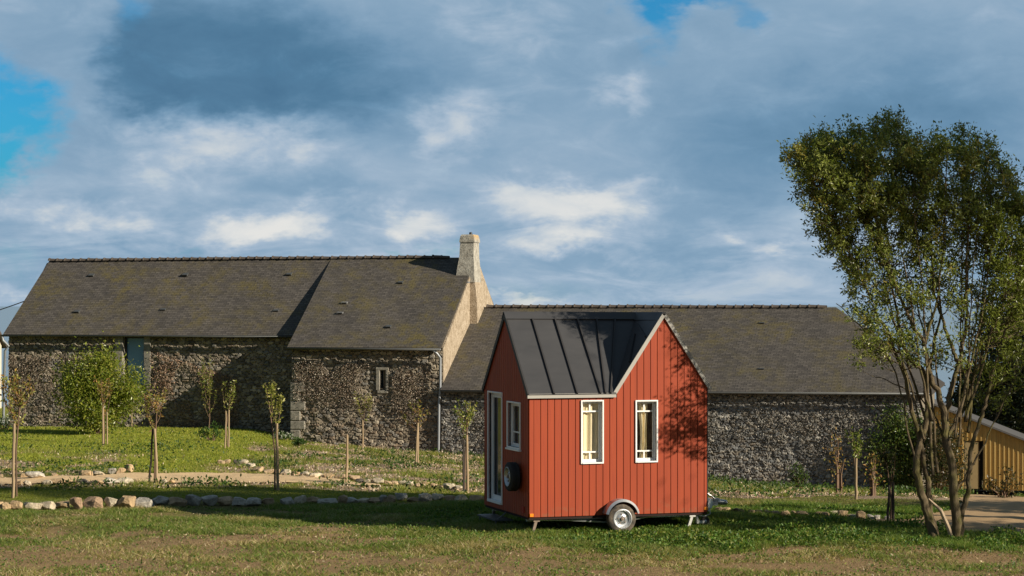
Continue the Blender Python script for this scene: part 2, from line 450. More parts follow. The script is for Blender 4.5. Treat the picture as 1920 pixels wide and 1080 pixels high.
# ------------------------------------------------------------------ leaves and blades
def leaf_mesh(P, size, tint, direction=None, spread=1.0, aspect=.45, up=0.0, rng=RNG):
    """one pointed four-corner leaf per point"""
    n = len(P); P = np.asarray(P, float)
    d = rng.normal(size=(n, 3)) * spread
    if direction is not None: d = d + direction
    d[:, 2] += up
    d /= np.linalg.norm(d, axis=1, keepdims=True) + 1e-9
    r = rng.normal(size=(n, 3)); s = np.cross(d, r); s /= np.linalg.norm(s, axis=1, keepdims=True) + 1e-9
    nn = np.cross(d, s)
    L = np.asarray(size).reshape(-1, 1) * np.ones((n, 1))
    a = P; b = P + d * L * .45 + s * L * aspect * .5 + nn * L * .06
    c = P + d * L - nn * L * .08; e = P + d * L * .45 - s * L * aspect * .5 + nn * L * .06
    V = np.stack([a, b, c, e], 1).reshape(-1, 3)
    F = np.arange(n * 4).reshape(n, 4)
    T = np.repeat(np.asarray(tint).reshape(-1, 3) * np.ones((n, 1)), 4, axis=0)
    return V, F, T

def blades(X, Y, h, w, tint, lean=.5, rng=RNG):
    n = len(X); Z = terr(X, Y) - .01
    a = rng.uniform(0, math.pi * 2, n); wx, wy = np.cos(a) * w * .5, np.sin(a) * w * .5
    lx, ly = rng.normal(size=n) * lean * h, rng.normal(size=n) * lean * h
    V = np.stack([np.stack([X - wx, Y - wy, Z], -1), np.stack([X + wx, Y + wy, Z], -1), np.stack([X + lx, Y + ly, Z + h], -1)], 1).reshape(-1, 3)
    F = np.arange(n * 3).reshape(n, 3)
    return V, F, np.repeat(tint, 3, axis=0)

def pick(cols, n, rng=RNG, jit=.2):
    c = np.array(cols)[rng.integers(0, len(cols), n)]
    return c * (1 + rng.uniform(-jit, jit, (n, 1)))

def free(X, Y):
    return ~inpoly(X, Y, PATH) & ~inpoly(X, Y, YARD)

def build_grass():
    rng = np.random.default_rng(3)
    # foreground turf
    n = 760000
    Y = rng.uniform(31.5, 46.6, n); X = rng.uniform(-.25, .25, n) * Y; ok = free(X, Y); X, Y = X[ok], Y[ok]; n = len(X)
    d, l, m, lu = masks(X, Y)
    nn = fbm(X * 1.4, Y * 1.4, 55, 4)
    keep = rng.uniform(size=n) < np.clip((1 - d * .93) * .95 * smooth(.32, .58, nn) + lu * .6, .05, 1)
    X, Y, d, lu, nn = X[keep], Y[keep], d[keep], lu[keep], nn[keep]; k = len(X)
    dry = pick([(.44, .34, .16), (.56, .45, .25), (.33, .265, .10), (.26, .245, .06), (.20, .22, .045)], k, rng)
    grn = pick([(.12, .195, .026), (.16, .235, .034), (.085, .155, .020), (.22, .26, .048)], k, rng)
    f = np.clip(lu + (rng.uniform(size=k) < smooth(.36, .58, fbm(X * .8, Y * .8, 66, 4) + smooth(36, 42, Y) * .07 + smooth(-4, 6, X) * .05) * .82) * .9, 0, 1)[:, None]
    T = dry * (1 - f) + grn * f
    h = (.03 + .045 * rng.uniform(size=k)) * (.6 + .8 * smooth(.35, .65, nn)) * (1 + lu * .5)
    w = .013 + .011 * rng.uniform(size=k)
    V, F, TT = blades(X, Y, h, w, T, 1.1, rng)
    tag(link('grass', mesh_np('grass', V, F, TT), M['grassleaf']), 'short patchy dry grass over the foreground field', 'grass', kind='stuff')
    # lush broad-leaved weeds in the right foreground
    n = 230000
    Y = rng.uniform(33, 45.5, n); X = rng.uniform(-.25, .25, n) * Y
    d, l, m, lu = masks(X, Y); nn = fbm(X * 1.8, Y * 1.8, 91, 3)
    keep = (rng.uniform(size=n) < lu * smooth(.30, .55, nn) + .20 * smooth(.40, .6, nn) * (1 - d * .6)) & free(X, Y)
    X, Y, nn = X[keep], Y[keep], nn[keep]; k = len(X)
    lu = lu[keep]; hh = rng.uniform(.01, 1, k) * (.03 + (.02 + .17 * lu) * smooth(.33, .7, nn)) * (1 - .7 * smooth(41.0, 42.5, Y)) * (1 - .6 * smooth(5.2, 4.4, X) * smooth(-1.2, -.2, X) * smooth(38.9, 39.6, Y))
    P = np.stack([X, Y, terr(X, Y) + hh], -1)
    T = pick([(.075, .15, .020), (.105, .19, .027), (.05, .11, .016), (.15, .22, .04), (.22, .24, .05)], k, rng, .3)
    V, F, TT = leaf_mesh(P, rng.uniform(.03, .06, k) * (1 + .35 * lu), T, None, 1.0, .6, .35, rng)
    tag(link('weeds', mesh_np('weeds', V, F, TT), M['grassleaf']), 'lush green broad-leaved weeds growing below the red house', 'weeds', kind='stuff')
    # verge, lawn and bank grass beyond the front stone border
    n = 520000
    Y = 46.6 + (92 - 46.6) * rng.uniform(size=n) ** 1.15; X = rng.uniform(-.26, .26, n) * Y
    ok = free(X, Y) & (Y < yfac(X) + 1.3); X, Y = X[ok], Y[ok]
    d, l, m, lu = masks(X, Y); nn = fbm(X * 1.0, Y * 1.0, 21, 4); k = len(X)
    keep = rng.uniform(size=k) < np.clip((1 - m) * smooth(.34, .52, nn) + l * .8, .06, 1)
    X, Y, l, m, nn = X[keep], Y[keep], l[keep], m[keep], nn[keep]; k = len(X)
    gl = pick([(.27, .31, .030), (.34, .36, .042), (.20, .255, .025), (.39, .36, .07)], k, rng)
    gb = pick([(.24, .26, .035), (.17, .23, .03), (.30, .28, .07), (.36, .29, .11), (.12, .18, .025)], k, rng)
    f = l[:, None]; T = gl * f + gb * (1 - f)
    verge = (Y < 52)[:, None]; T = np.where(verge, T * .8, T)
    tall = (1 - l) * smooth(.45, .7, nn)
    h = (.04 + .05 * rng.uniform(size=k)) * (1 - .55 * smooth(53, 50, Y)) + tall * .12 * rng.uniform(size=k) * smooth(50, 54, Y)
    w = .016 + .014 * rng.uniform(size=k)
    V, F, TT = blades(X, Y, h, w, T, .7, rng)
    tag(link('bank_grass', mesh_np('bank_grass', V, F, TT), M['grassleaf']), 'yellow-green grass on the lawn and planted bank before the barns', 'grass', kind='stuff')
    # leafy weeds on the bank
    n = 60000
    Y = 50 + 40 * rng.uniform(size=n); X = rng.uniform(-.26, .26, n) * Y
    ok = free(X, Y) & (Y < yfac(X) + .8); X, Y = X[ok], Y[ok]
    d, l, m, lu = masks(X, Y); nn = fbm(X * .7, Y * .5, 45, 4)
    wall = smooth(1.6, .2, yfac(X) - Y) * .35
    left = smooth(-9, -11, X) * smooth(75, 70, Y) * .5
    keep = rng.uniform(size=len(X)) < smooth(.52, .64, nn) * (1 - l * .8) + wall * smooth(.4, .6, nn) + left * smooth(.45, .55, nn)
    X, Y, nn = X[keep], Y[keep], nn[keep]; k = len(X)
    P = np.stack([X, Y, terr(X, Y) + rng.uniform(0, .22, k) * smooth(.4, .7, nn) * (.45 + .55 * smooth(.5, 3, yfac(X) - Y))], -1)
    T = pick([(.05, .10, .018), (.07, .125, .02), (.035, .07, .012), (.11, .15, .03)], k, rng, .3)
    V, F, TT = leaf_mesh(P, rng.uniform(.06, .13, k), T, None, 1.0, .5, .4, rng)
    tag(link('bank_weeds', mesh_np('bank_weeds', V, F, TT), M['grassleaf']), 'dark green leafy weeds scattered over the mulched bank', 'weeds', kind='stuff')
    # wood chips
    n = 90000
    Y = 50 + 38 * rng.uniform(size=n); X = rng.uniform(-.26, .26, n) * Y
    ok = free(X, Y) & (Y < yfac(X) + .2); X, Y = X[ok], Y[ok]
    d, l, m, lu = masks(X, Y)
    keep = rng.uniform(size=len(X)) < m * .8 + .03
    X, Y = X[keep], Y[keep]; k = len(X)
    P = np.stack([X, Y, terr(X, Y) + .01], -1)
    T = pick([(.52, .39, .27), (.40, .28, .18), (.25, .165, .10), (.6, .5, .38)], k, rng, .25)
    V, F, TT = leaf_mesh(P, rng.uniform(.04, .09, k), T, None, 1.0, .5, .1, rng)
    tag(link('mulch', mesh_np('mulch', V, F, TT), M['dryleaf']), 'pale wood chip mulch strewn over the planted bank', 'mulch', kind='stuff')
    # straw and pebbles in the dirt
    n = 42000
    Y = rng.uniform(31.5, 44, n); X = rng.uniform(-.25, .25, n) * Y
    d, l, m, lu = masks(X, Y); nn = fbm(X * .35, Y * 1.6, 64, 4)
    keep = (rng.uniform(size=n) < (.22 + .9 * smooth(.50, .66, nn)) * (1 - lu * .85)) & free(X, Y)
    X, Y = X[keep], Y[keep]; k = len(X)
    P = np.stack([X, Y, terr(X, Y) + .012], -1)
    T = pick([(.38, .30, .17), (.46, .39, .26), (.30, .22, .12), (.22, .145, .075), (.15, .09, .05), (.20, .21, .05)], k, rng, .25)
    V, F, TT = leaf_mesh(P, .022 + .045 * rng.uniform(size=k) ** 2, T, None, 1.0, .4, .25, rng)
    tag(link('straw', mesh_np('straw', V, F, TT), M['dryleaf']), 'pale straw and dead grass clippings lying on the dirt', 'straw', kind='stuff')
build_grass()

# ------------------------------------------------------------------ rocks
def ico(sub):
    bm = bmesh.new(); bmesh.ops.create_icosphere(bm, subdivisions=sub, radius=1)
    V = np.array([v.co[:] for v in bm.verts]); F = np.array([[v.index for v in f.verts] for f in bm.faces]); bm.free()
    return V, F
ICO_V, ICO_F = ico(4)
def rock_mesh(sx, sy, sz, rng):
    V = ICO_V.copy(); k = rng.uniform(3.5, 8.0)
    V /= (np.sum(np.abs(V) ** k, axis=1, keepdims=True)) ** (1 / k)
    for _ in range(13):
        d = rng.normal(size=3); d /= np.linalg.norm(d); c = rng.uniform(.66, 1.05)
        ex = np.clip(V @ d - c, 0, None); V -= ex[:, None] * d * .97
    n = fbm(V[:, 0] * 2.2 + rng.uniform(0, 50), V[:, 1] * 2.2 + V[:, 2] * 1.7 + 9, int(rng.integers(1, 999)), 4) - .5
    V *= (1 + n * .22)[:, None]
    V *= np.array([sx, sy, sz]) / np.array([np.ptp(V[:, 0]), np.ptp(V[:, 1]), np.ptp(V[:, 2])])
    V[:, 2] -= V[:, 2].min() + sz * .05
    return mesh_np('rock', V, ICO_F)

ROCKCOL = {'tan': (.46, .335, .20), 'pale': (.52, .45, .34), 'rust': (.36, .25, .165), 'grey': (.44, .41, .36), 'brown': (.42, .31, .20), 'dark': (.12, .105, .09)}
ORD = lambda i: f"{i}{'th' if 10 <= i % 100 <= 20 else {1: 'st', 2: 'nd', 3: 'rd'}.get(i % 10, 'th')}"
def rock_row(items, scale, ox, oy, where, group, colours, rng):
    for i, it in enumerate(items):
        x0, x1, y0, y1 = it[:4]
        cn = it[4] if len(it) > 4 else colours[int(rng.integers(0, len(colours)))]
        a, b = ox + x0 / scale, ox + x1 / scale; t, bt = oy + y0 / scale, oy + y1 / scale
        g = ground_at((a + b) / 2, bt - 1.5)
        w = (b - a) / FPX * g.y * 1.13; h = max((bt - t) / FPX * g.y * 1.02, .11)
        o = link('rock', rock_mesh(w, w * rng.uniform(.7, .95), h * 1.10, rng), M['rock'])
        o.location = g; o.rotation_euler = (rng.uniform(-.08, .08), rng.uniform(-.08, .08), rng.uniform(-.25, .25))
        c = np.array(ROCKCOL[cn]) * rng.uniform(.85, 1.15); o.color = (*[float(q) for q in c], 1)
        tag(o, f"{cn} rock, {ORD(i + 1)} from left in {where}", 'rock', group)

def build_rocks():
    rng = np.random.default_rng(5)
    r1 = [(-60, 15, 588, 645, 'tan'), (12, 70, 592, 645, 'tan'), (72, 152, 578, 642, 'tan'), (153, 275, 590, 636, 'pale'), (280, 366, 585, 640, 'pale'), (370, 476, 580, 636, 'tan'), (478, 560, 557, 637, 'rust'), (568, 700, 557, 637, 'rust'), (704, 796, 557, 630, 'pale'), (800, 904, 550, 630, 'tan'),
          (908, 1030, 560, 624, 'grey'), (1030, 1150, 545, 616, 'grey'), (1146, 1256, 555, 620, 'brown'), (1260, 1362, 540, 608, 'grey'), (1366, 1466, 545, 608, 'grey'), (1472, 1570, 552, 608, 'brown'), (1570, 1662, 558, 612, 'grey'), (1668, 1765, 560, 614, 'grey'), (1770, 1850, 560, 612, 'brown')]
    r1b = [(40, 165, 560, 612, 'brown'), (165, 262, 554, 612, 'grey'), (262, 340, 545, 604, 'pale'), (342, 430, 550, 600, 'brown'), (432, 558, 565, 606, 'grey'), (552, 610, 540, 602, 'brown'), (606, 690, 555, 598, 'grey'), (684, 760, 560, 594, 'pale'), (762, 836, 560, 594, 'brown'), (830, 888, 540, 588, 'grey'), (884, 940, 540, 592, 'brown'), (940, 1015, 528, 578, 'grey'), (1022, 1098, 550, 584, 'brown'), (1100, 1182, 530, 582, 'grey'), (1190, 1266, 533, 576, 'pale'), (1268, 1345, 545, 582, 'rust'), (1347, 1430, 540, 584, 'pale'), (1440, 1535, 544, 584, 'tan')]
    r1 = r1 + [((x0 + 480 * 3.6), (x1 + 480 * 3.6), y0, y1, c) for x0, x1, y0, y1, c in r1b if x0 > 90]
    rock_row(r1, 3.6, 0, 780, 'the long front border', 'rocks of the front border', ['tan'], rng)
    r2 = [(115, 160, 452, 474), (165, 210, 452, 472), (292, 350, 440, 472), (345, 430, 430, 468), (432, 516, 432, 466), (510, 590, 433, 468, 'dark'), (592, 690, 440, 468), (694, 796, 424, 466, 'grey'), (800, 900, 426, 464, 'pale'), (905, 955, 436, 462), (1080, 1130, 440, 464), (1140, 1180, 442, 462)]
    rock_row(r2, 3.6, 0, 780, 'the low row on the near path edge', 'rocks on the near path edge', ['tan', 'pale', 'brown'], rng)
    r3 = [(-10, 20, 400, 428), (135, 182, 395, 428), (186, 300, 383, 428, 'grey'), (352, 390, 398, 418, 'brown'), (535, 612, 374, 412), (614, 702, 377, 408, 'pale'), (730, 780, 361, 398, 'grey'), (785, 846, 358, 396, 'tan'), (840, 897, 333, 390, 'tan')]
    rock_row(r3, 3.6, 0, 780, 'the short row beyond the path at left', 'rocks on the far path edge at left', ['tan', 'pale', 'brown'], rng)
    r4 = [(35, 82, 92, 125), (80, 122, 90, 127), (150, 206, 92, 137, 'dark'), (196, 246, 88, 122, 'pale'), (240, 302, 116, 148), (290, 362, 143, 178), (365, 440, 158, 192), (440, 482, 160, 192), (482, 552, 160, 197, 'pale'), (560, 622, 175, 208), (622, 692, 175, 212, 'pale'), (692, 782, 188, 222), (792, 872, 188, 227), (870, 942, 195, 228), (975, 1050, 202, 242), (1030, 1090, 228, 258, 'dark'), (1085, 1135, 232, 262), (1135, 1222, 222, 267, 'pale'), (1230, 1282, 248, 272), (1282, 1342, 245, 274), (1342, 1392, 242, 274, 'pale'), (1392, 1447, 250, 278), (1450, 1502, 258, 288), (1505, 1552, 248, 280, 'tan'), (1560, 1600, 268, 290), (1655, 1742, 262, 304, 'pale'), (1742, 1802, 278, 308)]
    rock_row(r4, 3.84, 400, 840, 'the curving row at the bank foot', 'rocks at the foot of the bank', ['tan', 'brown', 'pale', 'brown'], rng)
    r5 = [(200, 265, 470, 505), (272, 342, 470, 505), (342, 422, 465, 524, 'dark'), (422, 472, 485, 522), (502, 562, 488, 532), (560, 632, 488, 530, 'tan'), (642, 722, 488, 532), (722, 802, 495, 540), (812, 896, 488, 540), (900, 950, 495, 540), (952, 1062, 495, 548, 'tan'), (1110, 1190, 495, 548, 'tan'), (1192, 1252, 500, 558, 'tan'), (1252, 1332, 490, 540, 'pale'), (1332, 1420, 486, 562, 'tan'), (1420, 1512, 523, 572, 'pale'), (1510, 1586, 493, 580, 'tan'), (1600, 1660, 525, 580, 'grey'), (1665, 1720, 530, 578, 'grey'), (1760, 1830, 540, 588, 'grey')]
    rock_row(r5, 4.908, 1300, 860, 'the row between red house and big tree', 'rocks right of the red house', ['tan', 'brown', 'tan', 'pale'], rng)
build_rocks()

# ------------------------------------------------------------------ stone barns
BARN = Matrix.Translation((-2.724, 85, 0)) @ Matrix.Rotation(math.radians(-14), 4, 'Z')
BINV = BARN.inverted()
def roof_hit(px, py, p0, p1, p2):
    """local point where the sight line of a photo pixel meets a roof plane (local points p0 p1 p2)"""
    o = BINV @ Vector((0, 0, CAMZ)); q = BINV @ at(px, py, 50.0); d = q - o
    n = (Vector(p1) - Vector(p0)).cross(Vector(p2) - Vector(p0))
    return o + d * ((Vector(p0) - o).dot(n) / d.dot(n))
def wall_hit(px, py, y):
    o = BINV @ Vector((0, 0, CAMZ)); q = BINV @ at(px, py, 50.0); d = q - o
    return o + d * ((y - o.y) / d.y)

STONES = [(.22, .185, .14), (.28, .235, .175), (.165, .145, .115), (.33, .28, .205), (.245, .185, .13), (.20, .195, .18), (.38, .33, .255), (.125, .108, .088)]
GREYS = [(.20, .20, .195), (.27, .262, .25), (.14, .145, .148), (.34, .325, .295), (.23, .20, .16), (.18, .19, .195), (.40, .38, .335), (.10, .10, .098)]
def stone_wall(name, parent, x0, x1, z0, z1, y, cols, holes=(), seed=1, cell=(.26, .125), res=.036, depth=3.0, base=0.0, zfun=None):
    """rubble facing with each stone standing proud of its mortar, then plain returns behind it"""
    nx = int((x1 - x0) / res); nz = int((z1 - z0) / res)
    X, Z = np.meshgrid(np.linspace(x0, x1, nx), np.linspace(z0, z1, nz))
    wx = X + (fbm(X * 2, Z * 2, seed + 3) - .5) * .12; wz = Z + (fbm(X * 2, Z * 2, seed + 8) - .5) * .10
    gu, gv = wx / cell[0], wz / cell[1]
    iv = np.floor(gv); f1 = np.full(X.shape, 9.0); f2 = f1.copy(); cid = np.zeros(X.shape)
    for dv in (-1, 0, 1):
        row = iv + dv; off = np.where(row % 2 == 0, 0., .5); iu = np.floor(gu - off)
        for du in (-1, 0, 1):
            cu = iu + du
            pu = cu + off + .5 + (_hash(cu, row, seed) - .5) * .7; pv = row + .5 + (_hash(cu, row, seed + 1) - .5) * .55
            dd = np.hypot(np.abs(gu - pu) * 1.05, np.abs(gv - pv)); 
            m = dd < f1
            f2 = np.where(m, f1, np.minimum(f2, dd)); cid = np.where(m, _hash(cu, row, seed + 2), cid); f1 = np.where(m, dd, f1)
    edge = smooth(.03, .20, f2 - f1)
    out = edge * (.03 + .055 * cid) + (fbm(X * 5, Z * 5, seed + 5, 3) - .5) * .05 + (fbm(X * .8, Z * .8, seed + 6, 3) - .5) * .08
    Y = y - out
    pal = np.array(cols); tint = (pal[(cid * 7.999).astype(int)] * .75 + pal.mean(0) * .25) * (.8 + .4 * _hash(np.floor(cid * 1e5), np.floor(cid * 3e4), seed))[..., None]
    tint = np.where((edge < .35)[..., None], np.array((.20, .175, .14)) * (.7 + .6 * fbm(X * 3, Z * 3, seed + 9))[..., None], tint)
    i = np.arange(nx * nz).reshape(nz, nx)
    cx, cz = (X[:-1, :-1] + X[1:, 1:]) / 2, (Z[:-1, :-1] + Z[1:, 1:]) / 2
    ok = np.ones(cx.shape, bool)
    for (a, b, c, d) in holes: ok &= ~((cx > a) & (cx < b) & (cz > c) & (cz < d))
    F = np.stack([i[:-1, :-1], i[:-1, 1:], i[1:, 1:], i[1:, :-1]], -1)[ok]
    V = np.stack([X, Y, Z - base], -1).reshape(-1, 3); T = tint.reshape(-1, 3)
    # returns (sides and back) so that the wall has depth
    ys = y + .06; n = len(V)
    ex = [(x0, y, z0), (x0, y + depth, z0), (x0, y + depth, z1), (x0, y, z1), (x1, y, z0), (x1, y + depth, z0), (x1, y + depth, z1), (x1, y, z1)]
    EV = np.array(ex, float); EV[:, 2] -= base
    EF = np.array([(1, 0, 3, 2), (4, 5, 6, 7), (5, 1, 2, 6)]) + n
    V = np.concatenate([V, EV]); T = np.concatenate([T, np.tile(np.array([(.2, .175, .135)]), (8, 1))]); F = np.concatenate([F, EF])
    return link(name, mesh_np(name, V, F, T), M['stone'], parent)

def roof_patch(name, parent, p00, p10, p11, p01, base, moss=.6, thick=.10, seed=0, mossf=None):
    """one slope: p00-p10 the eave, p01-p11 the ridge (local), slightly uneven"""
    P = [np.array(p, float) for p in (p00, p10, p11, p01)]
    w = np.linalg.norm(P[1] - P[0]); h = np.linalg.norm(P[3] - P[0])
    nx, ny = max(2, int(w / .25)), max(2, int(h / .25))
    U, W = np.meshgrid(np.linspace(0, 1, nx), np.linspace(0, 1, ny))
    G = ((1 - W) * (1 - U))[..., None] * P[0] + ((1 - W) * U)[..., None] * P[1] + (W * U)[..., None] * P[2] + (W * (1 - U))[..., None] * P[3]
    n = np.cross(P[1] - P[0], P[3] - P[0]); n /= np.linalg.norm(n)
    dn = (fbm(G[..., 0] * .5, W * 3, 12 + seed, 3) - .5) * .12 * np.minimum(1, 6 * np.minimum(W, 1 - W)) * np.minimum(1, 8 * np.minimum(U, 1 - U))
    G = G + dn[..., None] * n
    suv = np.stack([G[..., 0], W * h, np.zeros_like(W)], -1).reshape(-1, 3)
    t = np.clip(moss * (.55 + .9 * W), 0, 1.2)
    if mossf is not None: t = t + mossf(G[..., 0], W)
    k = nx * ny; V = G.reshape(-1, 3); i = np.arange(k).reshape(ny, nx)
    F = np.stack([i[:-1, :-1], i[:-1, 1:], i[1:, 1:], i[1:, :-1]], -1).reshape(-1, 4)
    B = np.array(P) - n * thick; V = np.concatenate([V, np.array(P), B]); a = k; b = k + 4
    EF = [(b + 3, b + 2, b + 1, b)] + [(a + (j + 1) % 4, a + j, b + j, b + (j + 1) % 4) for j in range(4)]
    V[:, 2] -= base
    T = np.zeros((len(V), 3)); T[:k] = t.reshape(-1, 1)
    suv = np.concatenate([suv, np.zeros((8, 3))])
    return link(name, mesh_np(name, V, np.concatenate([F, np.array(EF)]), T, suv), M['slate'], parent)

def ridge_tiles(parent, a, b, base, r=.105, L=.37):
    m = MB(); a = Vector(a); b = Vector(b); a.z -= base; b.z -= base
    d = b - a; n = int(d.length / L); d.normalize(); side = Vector((0, 1, 0))
    for i in range(n):
        o = a + d * (L * i); wob = random.uniform(-.012, .012)
        prof = [(0, r + .022), (.05, r + .022), (.065, r), (L - .004, r - .012)]
        base_i = len(m.v); seg = 8
        for (h, rr) in prof:
            for k in range(seg + 1):
                an = math.pi * k / seg
                m.v.append(tuple(o + d * h + side * (math.cos(an) * rr * 1.15) + Vector((0, 0, math.sin(an) * rr - .03 + wob))))
        for j in range(3):
            for k in range(seg):
                q = base_i + j * (seg + 1) + k
                m.f.append((q, q + 1, q + seg + 2, q + seg + 1))
    return m.build('ridge_tiles', M['ridge'], parent, smooth_=True)

def roof_vent(parent, roof, px, py, plane, base, mat, w=.30, h=.12):
    p = roof_hit(px, py, *plane); m = MB(); p.z -= base
    n = (Vector(plane[1]) - Vector(plane[0])).cross(Vector(plane[2]) - Vector(plane[0])).normalized()
    if n.z < 0: n = -n
    u = Vector((1, 0, 0)); up = n.cross(u).normalized()
    if up.z < 0: up = -up
    a = p - u * w / 2; b = p + u * w / 2
    m.prism([a - n * .02, a + n * h, a + up * .26 - n * .02], u * w)
    o = m.build('roof_vent', mat, parent)
    k = MB(); k.prism([a + u * .05 - up * .004 + n * .02, b - u * .05 - up * .004 + n * .02, b - u * .05 - up * .004 + n * (h - .04), a + u * .05 - up * .004 + n * (h - .04)], -up * .01)
    k.build('opening', M['black'], o)
    return o

def gutter(parent, x0, x1, y, z0, z1, base):
    m = MB(); r = .075; seg = 8
    for x, z in ((x0, z0), (x1, z1)):
        for k in range(seg + 1):
            an = math.pi + math.pi * k / seg
            m.v.append((x, y + math.cos(an) * r, z - base + math.sin(an) * r))
    for k in range(seg): m.f.append((k, k + 1, k + seg + 2, k + seg + 1))
    o = m.build('gutter', M['zincdark'], parent, smooth_=True)
    s = o.modifiers.new('sheet', 'SOLIDIFY'); s.thickness = .012
    return o

def dead_ivy(name, label, x0, x1, z0, zfn, y, n, seed, cols, dens=None, size=(.03, .075)):
    rng = np.random.default_rng(seed)
    X = rng.uniform(x0, x1, n); Z = z0 + rng.uniform(size=n) * (zfn(X) - z0)
    nn = fbm(X * 1.3, Z * .8, seed + 4, 4)
    keep = rng.uniform(size=n) < smooth(.30, .52, nn) * (dens(X, Z) if dens is not None else 1)
    X, Z = X[keep], Z[keep]; k = len(X)
    P = np.stack([X, y - .06 - rng.uniform(0, .13, k), Z], -1)
    P = np.array([BARN @ Vector(p) for p in P])
    T = pick(cols, k, rng, .35)
    V, F, TT = leaf_mesh(P, rng.uniform(size[0], size[1], k), T, np.array((0.1, -.25, -.5)), .8, .55, 0, rng)
    root = P[k // 2].copy()
    o = link(name, mesh_np(name, V - np.array((root[0], root[1], 0)), F, TT), M['dryleaf'])
    o.location = (root[0], root[1], 0)
    tag(o, label, 'creeper', 'dried creepers on the barn walls')
    return o

def build_barns():
    # ---- levels (absolute z) and plan (local x along the facade, y back from the middle facade)
    RY, RZ = 5.2, 6.20
    # middle house
    base = -1.9
    t = empty('stone_farmhouse', BARN @ Vector((-3.1, 0, base)), math.radians(-14)); off = Vector((3.1, 0, 0))
    t2 = Matrix.Translation(off)
    def shift(o):
        o.data.transform(t2); return o
    slit = (-2.72, -2.46, 1.02, 1.72)
    e = wall_hit(713, 727, 0); f = wall_hit(724, 695, 0); slit = (e.x, f.x, e.z, f.z)
    W = shift(stone_wall('wall', t, -6.25, 0, base, 2.57, 0, STONES, [(slit[0] - .02, slit[1] + .02, slit[2] - .02, slit[3] + .02)], 3, depth=10.2, base=base))
    # gable walls (right one lime-washed and in the sun)
    m = MB(); m.prism([(-.22, .04, .3 - base), (-.22, 10.3, .3 - base), (-.22, 10.3, 2.5 - base), (-.22, RY, RZ - .02 - base), (-.22, .04, 2.5 - base)], (.24, 0, 0))
    shift(m.build('gable_wall', M['lime'], t))
    m = MB(); m.prism([(-6.22, .2, 1.0 - base), (-6.22, 10.3, 1.0 - base), (-6.22, 10.3, 2.5 - base), (-6.22, RY, RZ - .14 - base), (-6.22, .2, 2.6 - base)], (.2, 0, 0))
    shift(m.build('gable_wall', M['granite'], t))
    # large corner blocks on the left corner
    m = MB(); z = base; k = 0
    while z < .9:
        h = random.uniform(.34, .46); L = .62 if k % 2 else .42
        m.box(-6.30, -6.30 + L, -.13, .25, z - base, z + h - .02 - base); z += h; k += 1
    shift(m.build('corner_stones', M['granite'], t, bevel=.03))
    pf = ((-6.33, -.30, 2.54), (.02, -.30, 2.54), (0, RY, RZ))
    mossf = lambda X, Wd: 1.1 * smooth(-2.4, -.6, X) * smooth(1.05, .35, Wd)
    R = shift(roof_patch('roof', t, (-6.36, -.30, 2.54), (-.03, -.30, 2.54), (-.03, RY, RZ), (-6.36, RY, RZ), base, .55, seed=4, mossf=mossf, thick=.13))
    shift(roof_patch('roof', t, (-.03, 10.7, 2.54), (-6.36, 10.7, 2.54), (-6.36, RY, RZ), (-.03, RY, RZ), base, .5, seed=5))
    shift(ridge_tiles(t, (-6.36, RY, RZ + .02), (-1.0, RY, RZ + .02), base))
    shift(gutter(t, -6.36, .02, -.40, 2.53, 2.51, base))
    for px, py in ((750, 532), (727, 615)): 
        o = roof_vent(t, R, px, py, pf, base, M['zincdark'], .22, .07); shift(o); shift(o.children[0])
    for px, py in ((645, 571), (637, 590)):
        o = roof_vent(t, R, px, py, pf, base, M['zinc'], .26, .11); shift(o); shift(o.children[0])
    # slit window with pale dressed stones
    m = MB(); a, b, c, d = slit; zz = -base
    m.box(a - .16, a, -.09, .28, c - .1 + zz, d + .02 + zz); m.box(b, b + .10, -.09, .28, c - .1 + zz, d + .02 + zz)
    m.box(a - .17, b + .12, -.092, .28, d + .022 + zz, d + .13 + zz); m.box(a - .10, b + .10, -.10, .28, c - .22 + zz, c - .102 + zz)
    wn = shift(m.build('window', M['granite'], t, bevel=.02))
    m = MB(); m.box(a, b, .20, .24, c - .1 + zz, d + .02 + zz); shift(m.build('pane', M['darkglass'], wn))
    # chimney stack with breast against the gable
    def ring(x0, x1, y0, y1, z): return [(x0, y0, z - base), (x1, y0, z - base), (x1, y1, z - base), (x0, y1, z - base)]
    def loft(mb, rs):
        n = len(mb.v)
        for r in rs: mb.v += r
        for i in range(len(rs) - 1):
            for k in range(4):
                p = n + i * 4 + k; q = n + i * 4 + (k + 1) % 4
                mb.f.append((p, q, q + 4, p + 4))
        mb.f.append(tuple(n + (len(rs) - 1) * 4 + k for k in range(4)))
    ch = MB(); loft(ch, [ring(-.60, .22, 4.02, 5.12, 5.15), ring(-.55, .18, 4.10, 5.12, 5.7), ring(-.48, .13, 4.2, 5.12, 6.2), ring(-.46, .12, 4.25, 5.12, 6.80)])
    C = shift(ch.build('chimney', M['lichen'], t))
    cp = MB(); loft(cp, [ring(-.485, .155, 4.22, 5.15, 6.802), ring(-.485, .155, 4.22, 5.15, 6.86), ring(-.45, .12, 4.25, 5.12, 7.06), ring(-.41, .08, 4.3, 5.08, 7.13)])
    shift(cp.build('chimney_cap', M['lichen'], C))
    br = MB(); loft(br, [ring(.024, .36, 4.0, 5.2, 3.0), ring(.024, .32, 4.02, 5.15, 4.4), ring(.024, .23, 4.04, 5.10, 5.16)])
    shift(br.build('chimney_breast', M['lime'], C))
    fl = MB(); fl.box(-.80, .03, 3.72, 4.02, 5.12 - base, 5.18 - base); shift(fl.build('flashing', M['zinc'], C))
